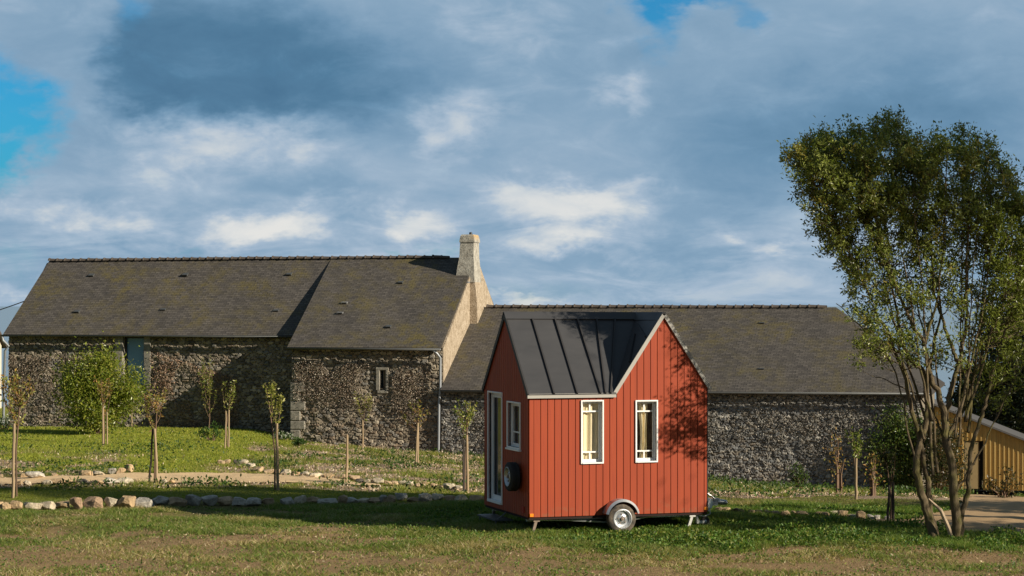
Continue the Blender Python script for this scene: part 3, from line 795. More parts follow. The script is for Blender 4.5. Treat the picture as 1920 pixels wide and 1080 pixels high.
    pt = MB(); pt.lathe((-.14, 4.75, 7.11 - base), (0, 0, 1), [(0, .07), (.12, .06), (.13, .0)], 10); shift(pt.build('chimney_pot', M['black'], C))
    # downpipe
    dp = MB(); x = wall_hit(826, 760, -.2).x
    dp.tube([(x - .25, -.40, 2.46 - base), (x - .1, -.36, 2.32 - base), (x, -.24, 2.15 - base), (x, -.24, .8 - base), (x - .03, -.30, .45 - base), (x - .05, -.32, -1.6 - base)], .05, 10)
    shift(dp.build('downpipe', M['pipe'], t, smooth_=True))
    tag(t, 'middle stone farmhouse with slate roof, slit window and tall tapered chimney', 'farmhouse')

    # ---- left barn
    base = -1.4; yL = 1.65; xl = -20.62
    cor = wall_hit(17, 700, yL); xl = cor.x
    t = empty('stone_barn', BARN @ Vector((-13, yL, base)), math.radians(-14)); t2 = Matrix.Translation((13, -yL, 0))
    def shift(o):
        o.data.transform(t2); return o
    a0 = wall_hit(232, 722, yL); a1 = wall_hit(271, 634, yL); hole = (a0.x, a1.x, a0.z, 2.93)
    shift(stone_wall('wall', t, xl, -6.3, base, 3.03, yL, STONES, [hole], 8, depth=8.0, base=base))
    m = MB(); m.prism([(xl, yL + .05, 2.4 - base), (xl, 9.2, 2.4 - base), (xl, 9.2, 2.9 - base), (xl, RY, RZ - .14 - base), (xl, yL + .05, 2.9 - base)], (.22, 0, 0))
    shift(m.build('gable_wall', M['granite'], t))
    ez = 2.98; ye = yL - .28; rx = xl - .14
    pf = ((rx, ye, ez), (-6.3, ye, ez), (-6.3, RY, RZ))
    R = shift(roof_patch('roof', t, (rx, ye, ez), (-6.2, ye, ez), (-6.2, RY, RZ), (rx + .25, RY, RZ - .05), base, .62, seed=9, thick=.12))
    shift(roof_patch('roof', t, (-6.2, 9.5, ez), (rx, 9.5, ez), (rx + .25, RY, RZ - .05), (-6.2, RY, RZ), base, .6, seed=2))
    shift(ridge_tiles(t, (rx + .25, RY, RZ - .03), (-6.3, RY, RZ + .02), base))
    shift(gutter(t, rx, -6.34, ye - .10, ez - .01, ez - .02, base))
    for px, py in ((170, 519), (346, 518), (541, 517), (143, 587), (305, 583), (517, 585)):
        o = roof_vent(t, R, px, py, pf, base, M['zincdark'], .24, .08); shift(o); shift(o.children[0])
    m = MB(); a, b, c, d = hole; zz = -base
    m.box(a - .36, a, yL - .10, yL + .3, c + zz, d + zz); m.box(b, b + .30, yL - .10, yL + .3, c + zz, d + zz)
    wn = shift(m.build('window', M['granite'], t, bevel=.02))
    m = MB(); m.box(a + .002, a + .09, yL + .12, yL + .22, c + zz, d + zz); m.box(b - .09, b - .002, yL + .12, yL + .22, c + zz, d + zz); m.box(a + .092, b - .092, yL + .12, yL + .22, d - .1 + zz, d + zz)
    shift(m.build('frame', M['darktrim'], wn))
    m = MB(); m.box(a + .092, b - .092, yL + .17, yL + .19, c + zz, d - .102 + zz); shift(m.build('pane', M['barnglass'], wn))
    dp = MB(); x = wall_hit(9, 720, yL - .15).x
    dp.tube([(rx + .02, ye - .1, ez - .08 - base), (rx + .05, ye - .1, ez - .25 - base), (rx + .22, yL - .2, ez - .48 - base), (x + .02, yL - .17, ez - .7 - base), (x - .06, yL - .17, -.85 - base)], .055, 10)
    shift(dp.build('downpipe', M['pipe'], t, smooth_=True))
    tag(t, 'long stone barn at far left with mossy slate roof and one blue window', 'barn')

    # ---- right barn
    base = -3.4; yR = -.16; xr = 18.5
    t = empty('stone_barn', BARN @ Vector((9, yR, base)), math.radians(-14)); t2 = Matrix.Translation((-9, -yR, 0))
    def shift(o):
        o.data.transform(t2); return o
    shift(stone_wall('wall', t, .02, xr, base, .94, yR, GREYS, [], 21, depth=9.8, base=base, cell=(.20, .10)))
    e0, e1 = .90, .98; ye = yR - .30; RZ2 = 4.13; xe = 18.9; xd = 14.86
    R = shift(roof_patch('roof', t, (.03, ye, e0), (xe, ye, e1), (xd, RY, RZ2), (.03, RY, RZ2), base, .5, seed=14, thick=.12))
    shift(roof_patch('roof', t, (xe, 10.0, e1), (.03, 10.0, e0), (.03, RY, RZ2), (xd, RY, RZ2), base, .5, seed=15))
    m = MB(); m.prism([(xe, ye, e1 - base), (xe, 10.0, e1 - base), (xd, RY, RZ2 - base)], (0, 0, -.1)); shift(m.build('roof', M['slate'], t))
    shift(ridge_tiles(t, (.44, RY, RZ2 + .02), (xd, RY, RZ2 + .02), base))
    shift(gutter(t, .1, xe, ye - .10, e0 - .01, e1 - .01, base))
    pf = ((0, ye, e0), (xe, ye, e1), (xd, RY, RZ2))
    for px, py in ((1428, 608), (1427, 694)):
        o = roof_vent(t, R, px, py, pf, base, M['zincdark'], .22, .07); shift(o); shift(o.children[0])
    tag(t, 'low grey stone barn with hipped slate roof behind the red house', 'barn')

    # ---- dried creepers
    DRY = [(.22, .17, .125), (.30, .24, .18), (.39, .33, .26), (.14, .105, .08), (.48, .42, .34), (.25, .175, .125)]
    GRY = [(.20, .185, .165), (.29, .265, .23), (.38, .35, .30), (.12, .11, .10), (.48, .44, .38), (.24, .19, .15)]
    top = lambda zt, s: (lambda X: zt - .5 * fbm(X * 1.1, X * 0, s, 3))
    dead_ivy('dried_creeper', 'brown dried creeper on the long left barn wall, left of its window', wall_hit(18, 700, yL).x, a - .35, -.9, top(2.35, 1), yL, 26000, 1, DRY, lambda X, Z: .10 + .75 * smooth(.3, 1.3, Z + fbm(X, Z, 5) * 1.2 - .6))
    dead_ivy('dried_creeper', 'russet dried creeper right of the blue barn window', b + .3, b + 4.2, -.8, lambda X: 2.35 - .30 * np.clip(X - b - .3, 0, 9), yL, 11000, 2, [(.36, .22, .14), (.28, .18, .12), (.46, .33, .23), (.18, .115, .085)])
    a_, b_, c_, d_ = slit
    dens = lambda X, Z: np.where((X > a_ - .36) & (X < b_ + .3) & (Z > c_ - .3) & (Z < d_ + .28), 0.0, 1.0) * smooth(-.3, -1.2, X) * (.04 + .80 * smooth(-.4, .8, Z + (fbm(X * .8, Z * .8, 5) - .5) * 2.4))
    dead_ivy('dried_creeper', 'dried creeper around the slit window of the farmhouse wall', -6.15, -.5, -1.5, top(2.15, 3), 0, 30000, 3, DRY, dens)
    dead_ivy('dried_creeper', 'grey dried creeper on the low barn wall behind the red house', .3, 18.2, -2.9, top(.45, 4), yR, 46000, 4, GRY, lambda X, Z: .08 + .6 * smooth(-1.9, -.3, Z + (fbm(X * .6, Z * .6, 5) - .5) * 2.5), (.03, .07))
    # cable from the left gable
    m = MB(); p = at(45, 565, 92.6); q = at(-160, 605, 92.0); pts = [p.lerp(q, i / 10) + Vector((0, 0, -.25 * math.sin(math.pi * i / 10))) for i in range(11)]
    m.tube(pts, .022, 6); tag(m.build('cable', M['cable']), 'black overhead cable running from the left barn gable', 'cable')
    # pale house at the left edge
    c = at(-122, 700, 112); t = empty('rendered_house', (c.x - 2.2, c.y, -1.6), math.radians(-10))
    m = MB(); m.box(-3.4, 3.4, 0, 6, 0, 3.6); m.prism([(3.4, 0, 3.6), (3.4, 6, 3.6), (3.4, 3, 6.2)], (-6.8, 0, 0)); m.build('wall', M['plaster'], t)
    m = MB(); m.prism([(-3.6, -.3, 3.45), (-3.6, 3, 6.35), (-3.6, 3, 6.5), (-3.6, -.3, 3.6)], (7.2, 0, 0)); m.prism([(-3.6, 6.3, 3.45), (-3.6, 3, 6.35), (-3.6, 3, 6.5), (-3.6, 6.3, 3.6)], (7.2, 0, 0)); m.build('roof', M['ridge'], t)
    w = MB(); w.box(2.0, 2.9, -.05, .02, 1.0, 2.3); wn = w.build('window', M['white'], t)
    w = MB(); w.box(2.1, 2.8, -.07, -.055, 1.1, 2.2); w.build('pane', M['darkglass'], wn)
    tag(t, 'pale rendered house just showing at the left picture edge', 'house')
build_barns()

# ------------------------------------------------------------------ red tiny house on its trailer
HA = math.radians(17.8); HX, HY0 = .3156, 40.0
def fu(px):
    k = (px - CX) / FPX
    return (k * 40 - HX) / (.952 - .306 * k)
def fz(px, py): 
    u = fu(px); return CAMZ - (py - HY) / FPX * (40 + .306 * u)
def sv(px):
    k = (px - CX) / FPX
    return (HX - k * 40) / (.306 + .952 * k)
def sz(px, py):
    v = sv(px); return CAMZ - (py - HY) / FPX * (40 + .952 * v)

def panels(cols, kinks, topf, z0, holes):
    """split wall columns round openings; returns polygons in (u,z)"""
    out = []
    for (c0, c1) in cols:
        bp = sorted({c0, c1} | {h[i] for h in holes for i in (0, 1) if c0 < h[i] < c1} | {k for k in kinks if c0 < k < c1})
        for a, b in zip(bp[:-1], bp[1:]):
            if b - a < 1e-4: continue
            hs = [h for h in holes if h[0] <= a + 1e-6 and h[1] >= b - 1e-6]; lo = z0
            for h in sorted(hs, key=lambda q: q[2]):
                if h[2] - lo > .005: out.append([(a, lo), (b, lo), (b, h[2]), (a, h[2])])
                lo = h[3]
            out.append([(a, lo), (b, lo), (b, topf(b)), (a, topf(a))])
    return out

def wheel(parent, name, c, axis, r, w, tyre_mat, label=None):
    m = MB(); ri = r * .66
    prof = [(-w * .5, ri), (-w * .5, r * .80), (-w * .46, r * .93), (-w * .36, r), (-w * .12, r * 1.005), (-w * .10, r * .975), (-w * .02, r * .975), (0, r * 1.005), (w * .02, r * .975), (w * .10, r * .975), (w * .12, r * 1.005), (w * .36, r), (w * .46, r * .93), (w * .5, r * .80), (w * .5, ri), (-w * .5, ri)]
    m.lathe(c, axis, prof, 40)
    W = m.build(name, tyre_mat, parent, smooth_=True)
    m = MB(); o = w * .5
    m.lathe(c, axis, [(o + .004, ri * 1.03), (o + .006, ri * .97), (o - .015, ri * .90), (o - .05, ri * .80), (o - .055, ri * .62), (o - .03, ri * .5), (o - .02, ri * .32), (o - .035, ri * .26), (o - .035, .0)], 40)
    m.lathe(c, axis, [(-o - .002, ri * 1.03), (-o + .03, ri * .8), (-o + .03, 0)], 30)
    R = m.build('rim', M['zinc'], W, smooth_=True)
    m = MB(); ax = Vector(axis).normalized(); x = ax.orthogonal().normalized(); y = ax.cross(x); c = Vector(c)
    for k in range(5):
        a = 2 * math.pi * k / 5 + .3; q = c + (x * math.cos(a) + y * math.sin(a)) * ri * .47
        m.lathe(q, axis, [(o - .035, .013), (o - .012, .012), (o - .012, 0)], 6)
    m.lathe(c, axis, [(o - .036, ri * .2), (o + .005, ri * .17), (o + .012, 0)], 16)
    m.build('hub', M['rust'], R)
    return W

def build_house():
    L, Wd, z0 = 3.553, 2.748, .315
    uv_, ua = fu(1153), fu(1243.5); ze, za, zl, zr = 2.60, 4.04, 4.03, 2.70
    t = empty('tiny_house', (HX, HY0, 0), HA)
    # openings
    def frect(x0, y0, x1, y1): return (fu(x0), fu(x1), fz(x0, y1), fz(x0, y0))
    W1 = frect(1090.5, 753, 1128, 867); W2 = frect(1192.5, 753, 1229.5, 864.5)
    def srect(x0, y0, x1, y1): return (sv(x1), sv(x0), sz((x0 + x1) / 2, y1), sz((x0 + x1) / 2, y0))
    DR = srect(918.3, 737, 943.5, 940); SW = srect(955, 756, 978, 838)
    topF = lambda u: ze if u <= uv_ else (ze + (za - ze) * (u - uv_) / (ua - uv_) if u < ua else za + (zr - za) * (u - ua) / (L - ua))
    topS = lambda v: ze + (zl - ze) * (1 - abs(v - Wd / 2) / (Wd / 2))
    bw = .1363; gap = .013
    bd = MB(); core = MB()
    cols = []; u = .09
    cols.append((.0, .083))
    while u < L - .02:
        cols.append((u, min(u + bw - gap, L))); u += bw
    for p in panels(cols, [uv_, ua], topF, z0, [W1, W2]): bd.prism([(a, -.022, b) for a, b in p], (0, .018, 0))
    for p in panels([(0.02, L - .02)], [uv_, ua], topF, z0, [W1, W2]): core.prism([(a, 0, b) for a, b in p], (0, .03, 0))
    cols = []; v = .0
    while v < Wd - .02:
        cols.append((v, min(v + bw - gap, Wd))); v += bw
    for p in panels(cols, [Wd / 2], topS, z0, [DR, SW]): bd.prism([(-.022, a, b) for a, b in p], (.018, 0, 0))
    for p in panels([(.0, Wd)], [Wd / 2], topS, z0, [DR, SW]): core.prism([(0, a, b) for a, b in p], (.03, 0, 0))
    # back and right sides
    for p in panels([(0, L)], [uv_, ua], topF, z0, []): bd.prism([(a, Wd, b) for a, b in p], (0, .02, 0))
    for p in panels([(0.03, Wd)], [], lambda q: zr - .02, z0, []): bd.prism([(L - .03, a, b) for a, b in p], (.03, 0, 0))
    bd.build('wall', M['red'], t); c = core.build('wall_lining', M['dark_core'], t)
    fl = MB(); fl.box(.0, L, .0, Wd, z0 - .05, z0 - .002); fl.build('floor', M['dark_core'], t)
    # roof
    J = (ua, Wd / 2, zl - .03); V = (uv_, 0, ze); A = (ua, 0, za); e = .045
    def slab(mb, pts, th=.045):
        pts = [Vector(p) for p in pts]; n = (pts[1] - pts[0]).cross(pts[2] - pts[0]).normalized()
        if n.z < 0: n = -n
        mb.prism([p + n * .004 for p in pts], n * th)
    r = MB(); ze_ = ze + .0; o = -.05
    dz = (zl - ze) / (Wd / 2) * .05
    slab(r, [(o, -.05, ze - dz), (uv_, -.05, ze - dz), (uv_, 0, ze), J, (o, Wd / 2, zl)])
    slab(r, [(uv_, 0, ze), A, J]); 
    s2 = (zr - za) / (L - ua)
    slab(r, [(ua, -.03, za), (L + .04, -.03, zr + s2 * .04), (L + .04, Wd + .03, zr + s2 * .04), (ua, Wd + .03, za)])
    slab(r, [(o, Wd + .05, ze - dz), (uv_, Wd + .05, ze - dz), (uv_, Wd, ze), J, (o, Wd / 2, zl)])
    slab(r, [(uv_, Wd, ze), (ua, Wd, za), J])
    R = r.build('roof', M['roofmetal'], t)
    s = MB(); nm = Vector((0, -(zl - ze), Wd / 2)).normalized()
    def seam(a, b, n):
        a = Vector(a) + n * .05; b = Vector(b) + n * .05; d = (b - a).normalized(); w = d.cross(n).normalized() * .014
        s.prism([a - w, a + w, b + w, b - w], n * .034)
    bots = [fu(x) for x in (1036.2, 1079.6, 1123, 1132.4, 1142)]; tops = [.475, .930, 1.386, 1.80, 2.20]
    for a, b in zip(bots, tops):
        f = .93; seam((a, -.045, ze - dz * .9), (a + (b - a) * f, Wd / 2 * f, ze + (zl - ze) * f), nm)
    n2 = (Vector(A) - Vector(V)).cross(Vector(J) - Vector(V)).normalized(); n2 = n2 if n2.z > 0 else -n2
    for q in (.35, .68):
        seam(Vector(V).lerp(Vector(A), q + .02) + Vector((0, .03, 0)), Vector(V).lerp(Vector(J), q).lerp(Vector(J).lerp(Vector(A), .4), .6), n2)
    s.build('seams', M['darktrim'], R)
    k = MB()
    for sg in (1, -1):
        yA = Wd / 2; q = .13
        nn = Vector((0, -sg * (zl - ze), Wd / 2)).normalized()
        k.prism([Vector((o - .01, yA, zl + .052 / .72)), Vector((ua - .06, yA, zl + .042 / .72)), Vector((ua - .06, yA - sg * q, zl + .042 / .72 - q * 1.045)), Vector((o - .01, yA - sg * q, zl + .052 / .72 - q * 1.045))], nn * .022)
    for sg in (1, -1):
        nn = (n2 if sg > 0 else Vector((-s2, 0, 1)).normalized()); q = .10
        sl = (za - ze) / (ua - uv_) if sg > 0 else -s2
        k.prism([(ua, -.035, za + .055), (ua - sg * q, -.035, za + .055 - q * sl), (ua - sg * q, Wd / 2 - .02 if sg > 0 else Wd, za + .05 - q * sl), (ua, Wd / 2 - .02 if sg > 0 else Wd, za + .05)], nn * .022)
    k.build('ridge_cap', M['roofmetal'], R)
    # trims
    tr = MB(); w = .075
    tr.box(-.052, uv_ - .0, -.075, -.048, ze - .085, ze - .002)
    def rake(a, b, wd, mb, y0, y1):
        a = Vector(a); b = Vector(b); d = (b - a).normalized(); n = Vector((-d.z, 0, d.x)); n = n if n.z > 0 else -n
        mb.prism([a + n * .052, b + n * .052, b - n * wd, a - n * wd], (0, y1, 0))
    rake((uv_ - .0, -.028, ze - .01), (ua, -.028, za), .018, tr, 0, -.03)
    rake((ua, -.028, za), (L + .045, -.028, zr + s2 * .045), .018, tr, 0, -.029)
    tr.build('trim', M['trim'], t)
    tr = MB()
    for sg in (0, 1):
        va = 0 if sg == 0 else Wd; a = Vector((-.024, va + (-.05 if sg == 0 else .05), ze - dz)); b = Vector((-.024, Wd / 2, zl)); d = (b - a).normalized(); n = Vector((0, -d.z, d.y)); n = n if n.z > 0 else -n
        tr.prism([a + n * .055, b + n * .055, b - n * .03, a - n * .03], (-.03, 0, 0))
        tr.build('trim', M['darktrim'], t); tr = MB()
    tr.box(L + .001, L + .012, -.03, .05, z0, zr - .05)
    tr.build('trim', M['darktrim'], t)
    # front windows
    def front_window(Rr, kind):
        a, b, c_, d = Rr; m = MB(); q = .028; dp = .16
        m.box(a - q, a, -.05, dp, c_ - q, d + q); m.box(b, b + q, -.05, dp, c_ - q, d + q)
        m.box(a, b, -.05, dp, d, d + q); m.box(a, b, -.058, dp, c_ - q, c_)
        w_ = m.build('window', M['white'], t, bevel=.004)
        m = MB(); y0, y1 = .050, .088; f = .04
        m.box(a, a + f, y0, y1, c_, d); m.box(b - f, b, y0, y1, c_, d); m.box(a + f, b - f, y0, y1, d - f, d); m.box(a + f, b - f, y0, y1, c_, c_ + f * 1.3)
        g = (b - a) * .46; bar = .026
        hz = [d - (d - c_) * .165, c_ + (d - c_) * .165]
        for z in hz: m.box(a + f, b - f, y0 + .004, y1 - .004, z - bar / 2, z + bar / 2)
        m.box(a + g - bar / 2, a + g + bar / 2, y0 + .006, y1 - .006, hz[0] + bar / 2, d - f)
        m.box(a + g - bar / 2, a + g + bar / 2, y0 + .006, y1 - .006, c_ + f, hz[1] - bar / 2)
        m.build('frame', M['white'], w_)
        m = MB(); m.box(a + .01, b - .01, .068, .072, c_ + .01, d - .01); m.build('pane', M['glass'], w_)
        cu = MB(); n = 28; rows = 12
        for i in range(rows + 1):
            f_ = i / rows; z = d + .02 - f_ * (d - c_ + .04)
            for j in range(n + 1):
                g_ = j / n
                if kind == 1: x = a - .01 + g_ * (b - a + .02) ; y = .132 + .020 * math.sin(g_ * 19 + .6 * f_) + .01 * math.sin(g_ * 7)
                else:
                    mid = a + (b - a) * (.47 + .03 * math.sin(f_ * 3)); hw = (b - a) * (.19 + .05 * math.cos(f_ * 5)); x = mid + (g_ - .5) * 2 * hw; y = .132 + .022 * math.sin(g_ * 15 + 2.5 * f_)
                cu.v.append((x, y, z))
        for i in range(rows):
            for j in range(n):
                p = i * (n + 1) + j; cu.f.append((p, p + n + 1, p + n + 2, p + 1))
        cu.build('curtain', M['curtain'], w_, smooth_=True)
    front_window(W1, 1); front_window(W2, 2)
    # end window
    a, b, c_, d = SW; m = MB(); q = .03; dp = .14
    m.box(-.05, dp, a - q, a, c_ - q, d + q); m.box(-.05, dp, b, b + q, c_ - q, d + q); m.box(-.05, dp, a, b, d, d + q); m.box(-.07, dp, a - q - .02, b + q + .02, c_ - q - .035, c_ - q - .001); m.box(-.05, dp, a, b, c_ - q, c_)
    w_ = m.build('window', M['white'], t, bevel=.004)
    m = MB(); f = .06; x0, x1 = .05, .09
    m.box(x0, x1, a, a + f, c_, d); m.box(x0, x1, b - f, b, c_, d); m.box(x0, x1, a + f, b - f, d - f, d); m.box(x0, x1, a + f, b - f, c_, c_ + f)
    zz = c_ + (d - c_) * .33; m.box(x0 + .004, x1 - .004, a + f, b - f, zz - .012, zz + .012)
    m.build('frame', M['white'], w_)
    m = MB(); m.box(.066, .072, a + .01, b - .01, c_ + .01, d - .01); m.build('pane', M['glass'], w_)
    cu = MB(); n = 16
    for z in (d, c_):
        for j in range(n + 1): cu.v.append((.15 + .02 * math.sin(j * 1.4), a + (b - a) * (.0 + .55 * j / n), z))
    for j in range(n): cu.f.append((j, j + 1, j + n + 2, j + n + 1))
    cu.build('curtain', M['curtain'], w_, smooth_=True)
    # door
    a, b, c_, d = DR; m = MB(); q = .03; dp = .12
    m.box(-.045, dp, a - q, a, c_ - q, d + q); m.box(-.045, dp, b, b + q, c_ - q, d + q); m.box(-.045, dp, a, b, d, d + q); m.box(-.06, dp, a, b, c_ - q, c_ + .02)
    D = m.build('door', M['white'], t, bevel=.004)
    m = MB(); f = .09
    m.box(.045, .085, a + .004, a + f, c_ + .022, d - .004); m.box(.045, .085, b - f, b - .004, c_ + .022, d - .004); m.box(.045, .085, a + f, b - f, d - f, d - .004); m.box(.045, .085, a + f, b - f, c_ + .022, c_ + .02 + f)
    m.build('frame', M['white'], D)
    m = MB(); m.box(.062, .068, a + f, b - f, c_ + .02 + f, d - f); m.build('pane', M['darkglass'], D)
    m = MB(); m.tube([(.04, a + f * .5, 1.22), (.0, a + f * .5, 1.22), (-.005, a + f * .5 + .1, 1.22)], .009, 8); m.build('handle', M['zinc'], D)
    # road wheels
    wz = .262
    wheel(t, 'wheel', (fu(1158) + .02, -.13, wz - .01), (0, -1, 0), .272, .175, M['rubber'])
    wheel(t, 'wheel', (fu(1158) + .02, Wd + .13, wz - .01), (0, 1, 0), .272, .175, M['rubber'])
    for yy, sg in ((-.02, -1), (Wd + .022, 1)):
        m = MB(); cx = fu(1158) + .02; n = 20; a0, a1 = math.radians(12), math.radians(168); r1, r2 = .318, .338
        P = []
        for i in range(n + 1):
            an = a0 + (a1 - a0) * i / n
            P.append((math.cos(an), math.sin(an)))
        base = len(m.v)
        for (c0, s0) in P:
            for (r, y) in ((r1, yy), (r2, yy), (r2, yy + sg * .20), (r2 - .045, yy + sg * .235), (r2 - .05, yy + sg * .22), (r1, yy + sg * .19)):
                m.v.append((cx + c0 * r * (1 if c0 < 0 else 1.02), y, wz + .02 + s0 * r))
        for i in range(n):
            for k_ in range(6):
                p = base + i * 6 + k_; q_ = base + i * 6 + (k_ + 1) % 6
                m.f.append((p, q_, q_ + 6, p + 6))
        m.f.append(tuple(base + k_ for k_ in range(6))); m.f.append(tuple(base + n * 6 + 5 - k_ for k_ in range(6)))
        m.build('mudguard', M['zinc'], t, smooth_=True)
    # spare wheel on the end wall
    c0 = .56; zc = CAMZ - (893.5 - HY) / FPX * 40.5
    wheel(t, 'spare_wheel', (-.15, c0, zc), (-1, 0, 0), .272, .19, M['rubber_clean'])
    m = MB(); m.tube([(-.03, c0, zc), (-.1, c0, zc)], .05, 10); m.build('spare_wheel_bracket', M['zinc'], t)
    # chassis
    m = MB()
    cxw = fu(1158)
    for y in (.32, Wd - .32):
        m.box(.05, L - .05, y - .03, y + .03, z0 - .105, z0 - .052)
    m.box(cxw - .03, cxw + .07, -.03, Wd + .03, .23, .29)
    m.build('chassis', M['zinc'], t)
    for y in (.1, Wd - .1):
        m = MB(); m.tube([(.15, y, z0 - .06), (.75, y, .235), (cxw - .1, y, .165)], .02, 6); m.build('brace', M['zinc'], t)
        m = MB(); m.tube([(cxw + .1, y, .18), (2.5, y, .265), (3.1, y, .31)], .025, 6); m.build('brace', M['zinc'], t)
    for (x, y, mt, dx) in ((.16, .06, 'rust', -.09), (.16, Wd - .1, 'rust', -.05), (L - .28, .05, 'steel_white', -.10)):
        m = MB(); gz = float(terr((BINV_H(x, y)).x, (BINV_H(x, y)).y)) - .02
        m.box(x - .06, x + .06, y - .03, y + .03, z0 - .09, z0 - .052)
        m.prism([(x - .035, y - .02, z0 - .09), (x + .02, y - .02, z0 - .09), (x + dx + .03, y - .02, gz), (x + dx - .02, y - .02, gz)], (0, .05, 0))
        m.prism([(x + dx - .05, y - .05, gz), (x + dx + .06, y - .05, gz), (x + dx + .06, y + .06, gz), (x + dx - .05, y + .06, gz)], (0, 0, .025))
        m.build('leg', M[mt], t)
    # nose: drawbar, brake box, jockey wheel, coupling
    m = MB(); ym = Wd / 2
    m.prism([(L - .3, ym - .5, z0 - .02), (L - .3, ym - .42, z0 - .02), (L + .52, ym - .03, z0 + .03), (L + .52, ym - .09, z0 + .03)], (0, 0, -.08))
    m.prism([(L - .3, ym + .5, z0 - .02), (L - .3, ym + .42, z0 - .02), (L + .52, ym + .03, z0 + .03), (L + .52, ym + .09, z0 + .03)], (0, 0, -.08))
    m.box(L + .42, L + .80, ym - .05, ym + .05, z0 - .02, z0 + .06)
    m.build('drawbar', M['zinc'], t)
    m = MB(); m.lathe((L + .80, ym, z0 + .05), (1, 0, -.1), [(0, .05), (.12, .055), (.2, .045), (.24, 0)], 14); m.box(L + .72, L + .84, ym - .03, ym + .03, z0 + .062, z0 + .12)
    m.tube([(L + .78, ym, z0 + .1), (L + .62, ym, z0 + .2), (L + .5, ym, z0 + .28)], .016, 8); m.build('coupling', M['zinc'], t, smooth_=True)
    m = MB(); m.tube([(L + .48, ym - .02, z0 + .05), (L + .42, ym - .02, z0 + .32)], .018, 8); m.tube([(L + .42, ym - .02, z0 + .32), (L + .40, ym - .02, z0 + .36)], .026, 8); m.build('brake_lever', M['black'], t)
    m = MB(); m.box(L + .03, L + .135, .04, .22, z0 + .06, z0 + .215); m.box(L + .02, L + .145, .03, .23, z0 + .215, z0 + .235); m.box(L + .06, L + .11, .08, .16, z0 - .0, z0 + .058)
    m.build('junction_box', M['white'], t, bevel=.008)
    m = MB(); m.tube([(L + .09, .1, z0 + .06), (L + .11, .08, z0 - .05), (L - .02, .06, z0 - .09), (L - .15, .05, z0 - .07)], .01, 6); m.build('cable', M['steel_white'], t)
    jx, jy, jz = L - .02, .07, .145
    m = MB(); m.tube([(L - .17, .10, z0 - .02), (L - .15, .10, .10)], .028, 10); m.box(L - .17, L - .02, .07, .085, .09, .14); m.box(L - .17, L - .02, .135, .15, .09, .14); J_ = m.build('jockey_stand', M['steel_white'], t)
    m = MB(); m.lathe((jx + .03, .11, .125), (0, -1, 0), [(-.03, .03), (-.03, .082), (-.018, .092), (.018, .092), (.03, .082), (.03, .03)], 24); jw = m.build('wheel', M['rubber'], J_, smooth_=True)
    m = MB(); m.lathe((jx + .03, .11, .125), (0, -1, 0), [(.028, .062), (.018, .05), (.03, .03), (.034, 0)], 20); m.build('rim', M['zinc'], jw)
    # amber side markers
    for px, py in ((996, 966), (1193.5, 957.5), (1322.8, 953)):
        u_, z_ = fu(px), fz(px, py); m = MB(); m.box(u_ - .036, u_ + .036, -.036, -.0225, z_ - .03, z_ + .03); m.build('marker_light', M['amber'], t, bevel=.004)
    m = MB(); m.box(.0, .02, .3, .42, z0 - .02, z0 + .03); m.box(-.04, -.0225, .20, .33, z0 + .06, z0 + .18); m.build('marker_light', simple('red_reflector', (.35, .02, .015), .3), t)
    m = MB(); m.box(-.24, .12, 1.35, 2.5, .12, .15); m.tube([(-.20, 1.4, .12), (-.22, 1.4, -.05)], .014, 6); m.tube([(-.20, 2.45, .12), (-.22, 2.45, -.05)], .014, 6); m.tube([(.0, 1.4, .28), (-.2, 1.4, .12)], .014, 6); m.build('step', M['zincdark'], t)
    tag(t, 'red board-clad tiny house with dark metal roof on a single-axle trailer', 'tiny house')
HM = Matrix.Translation((HX, HY0, 0)) @ Matrix.Rotation(HA, 4, 'Z')
def BINV_H(x, y): return HM @ Vector((x, y, 0))
build_house()

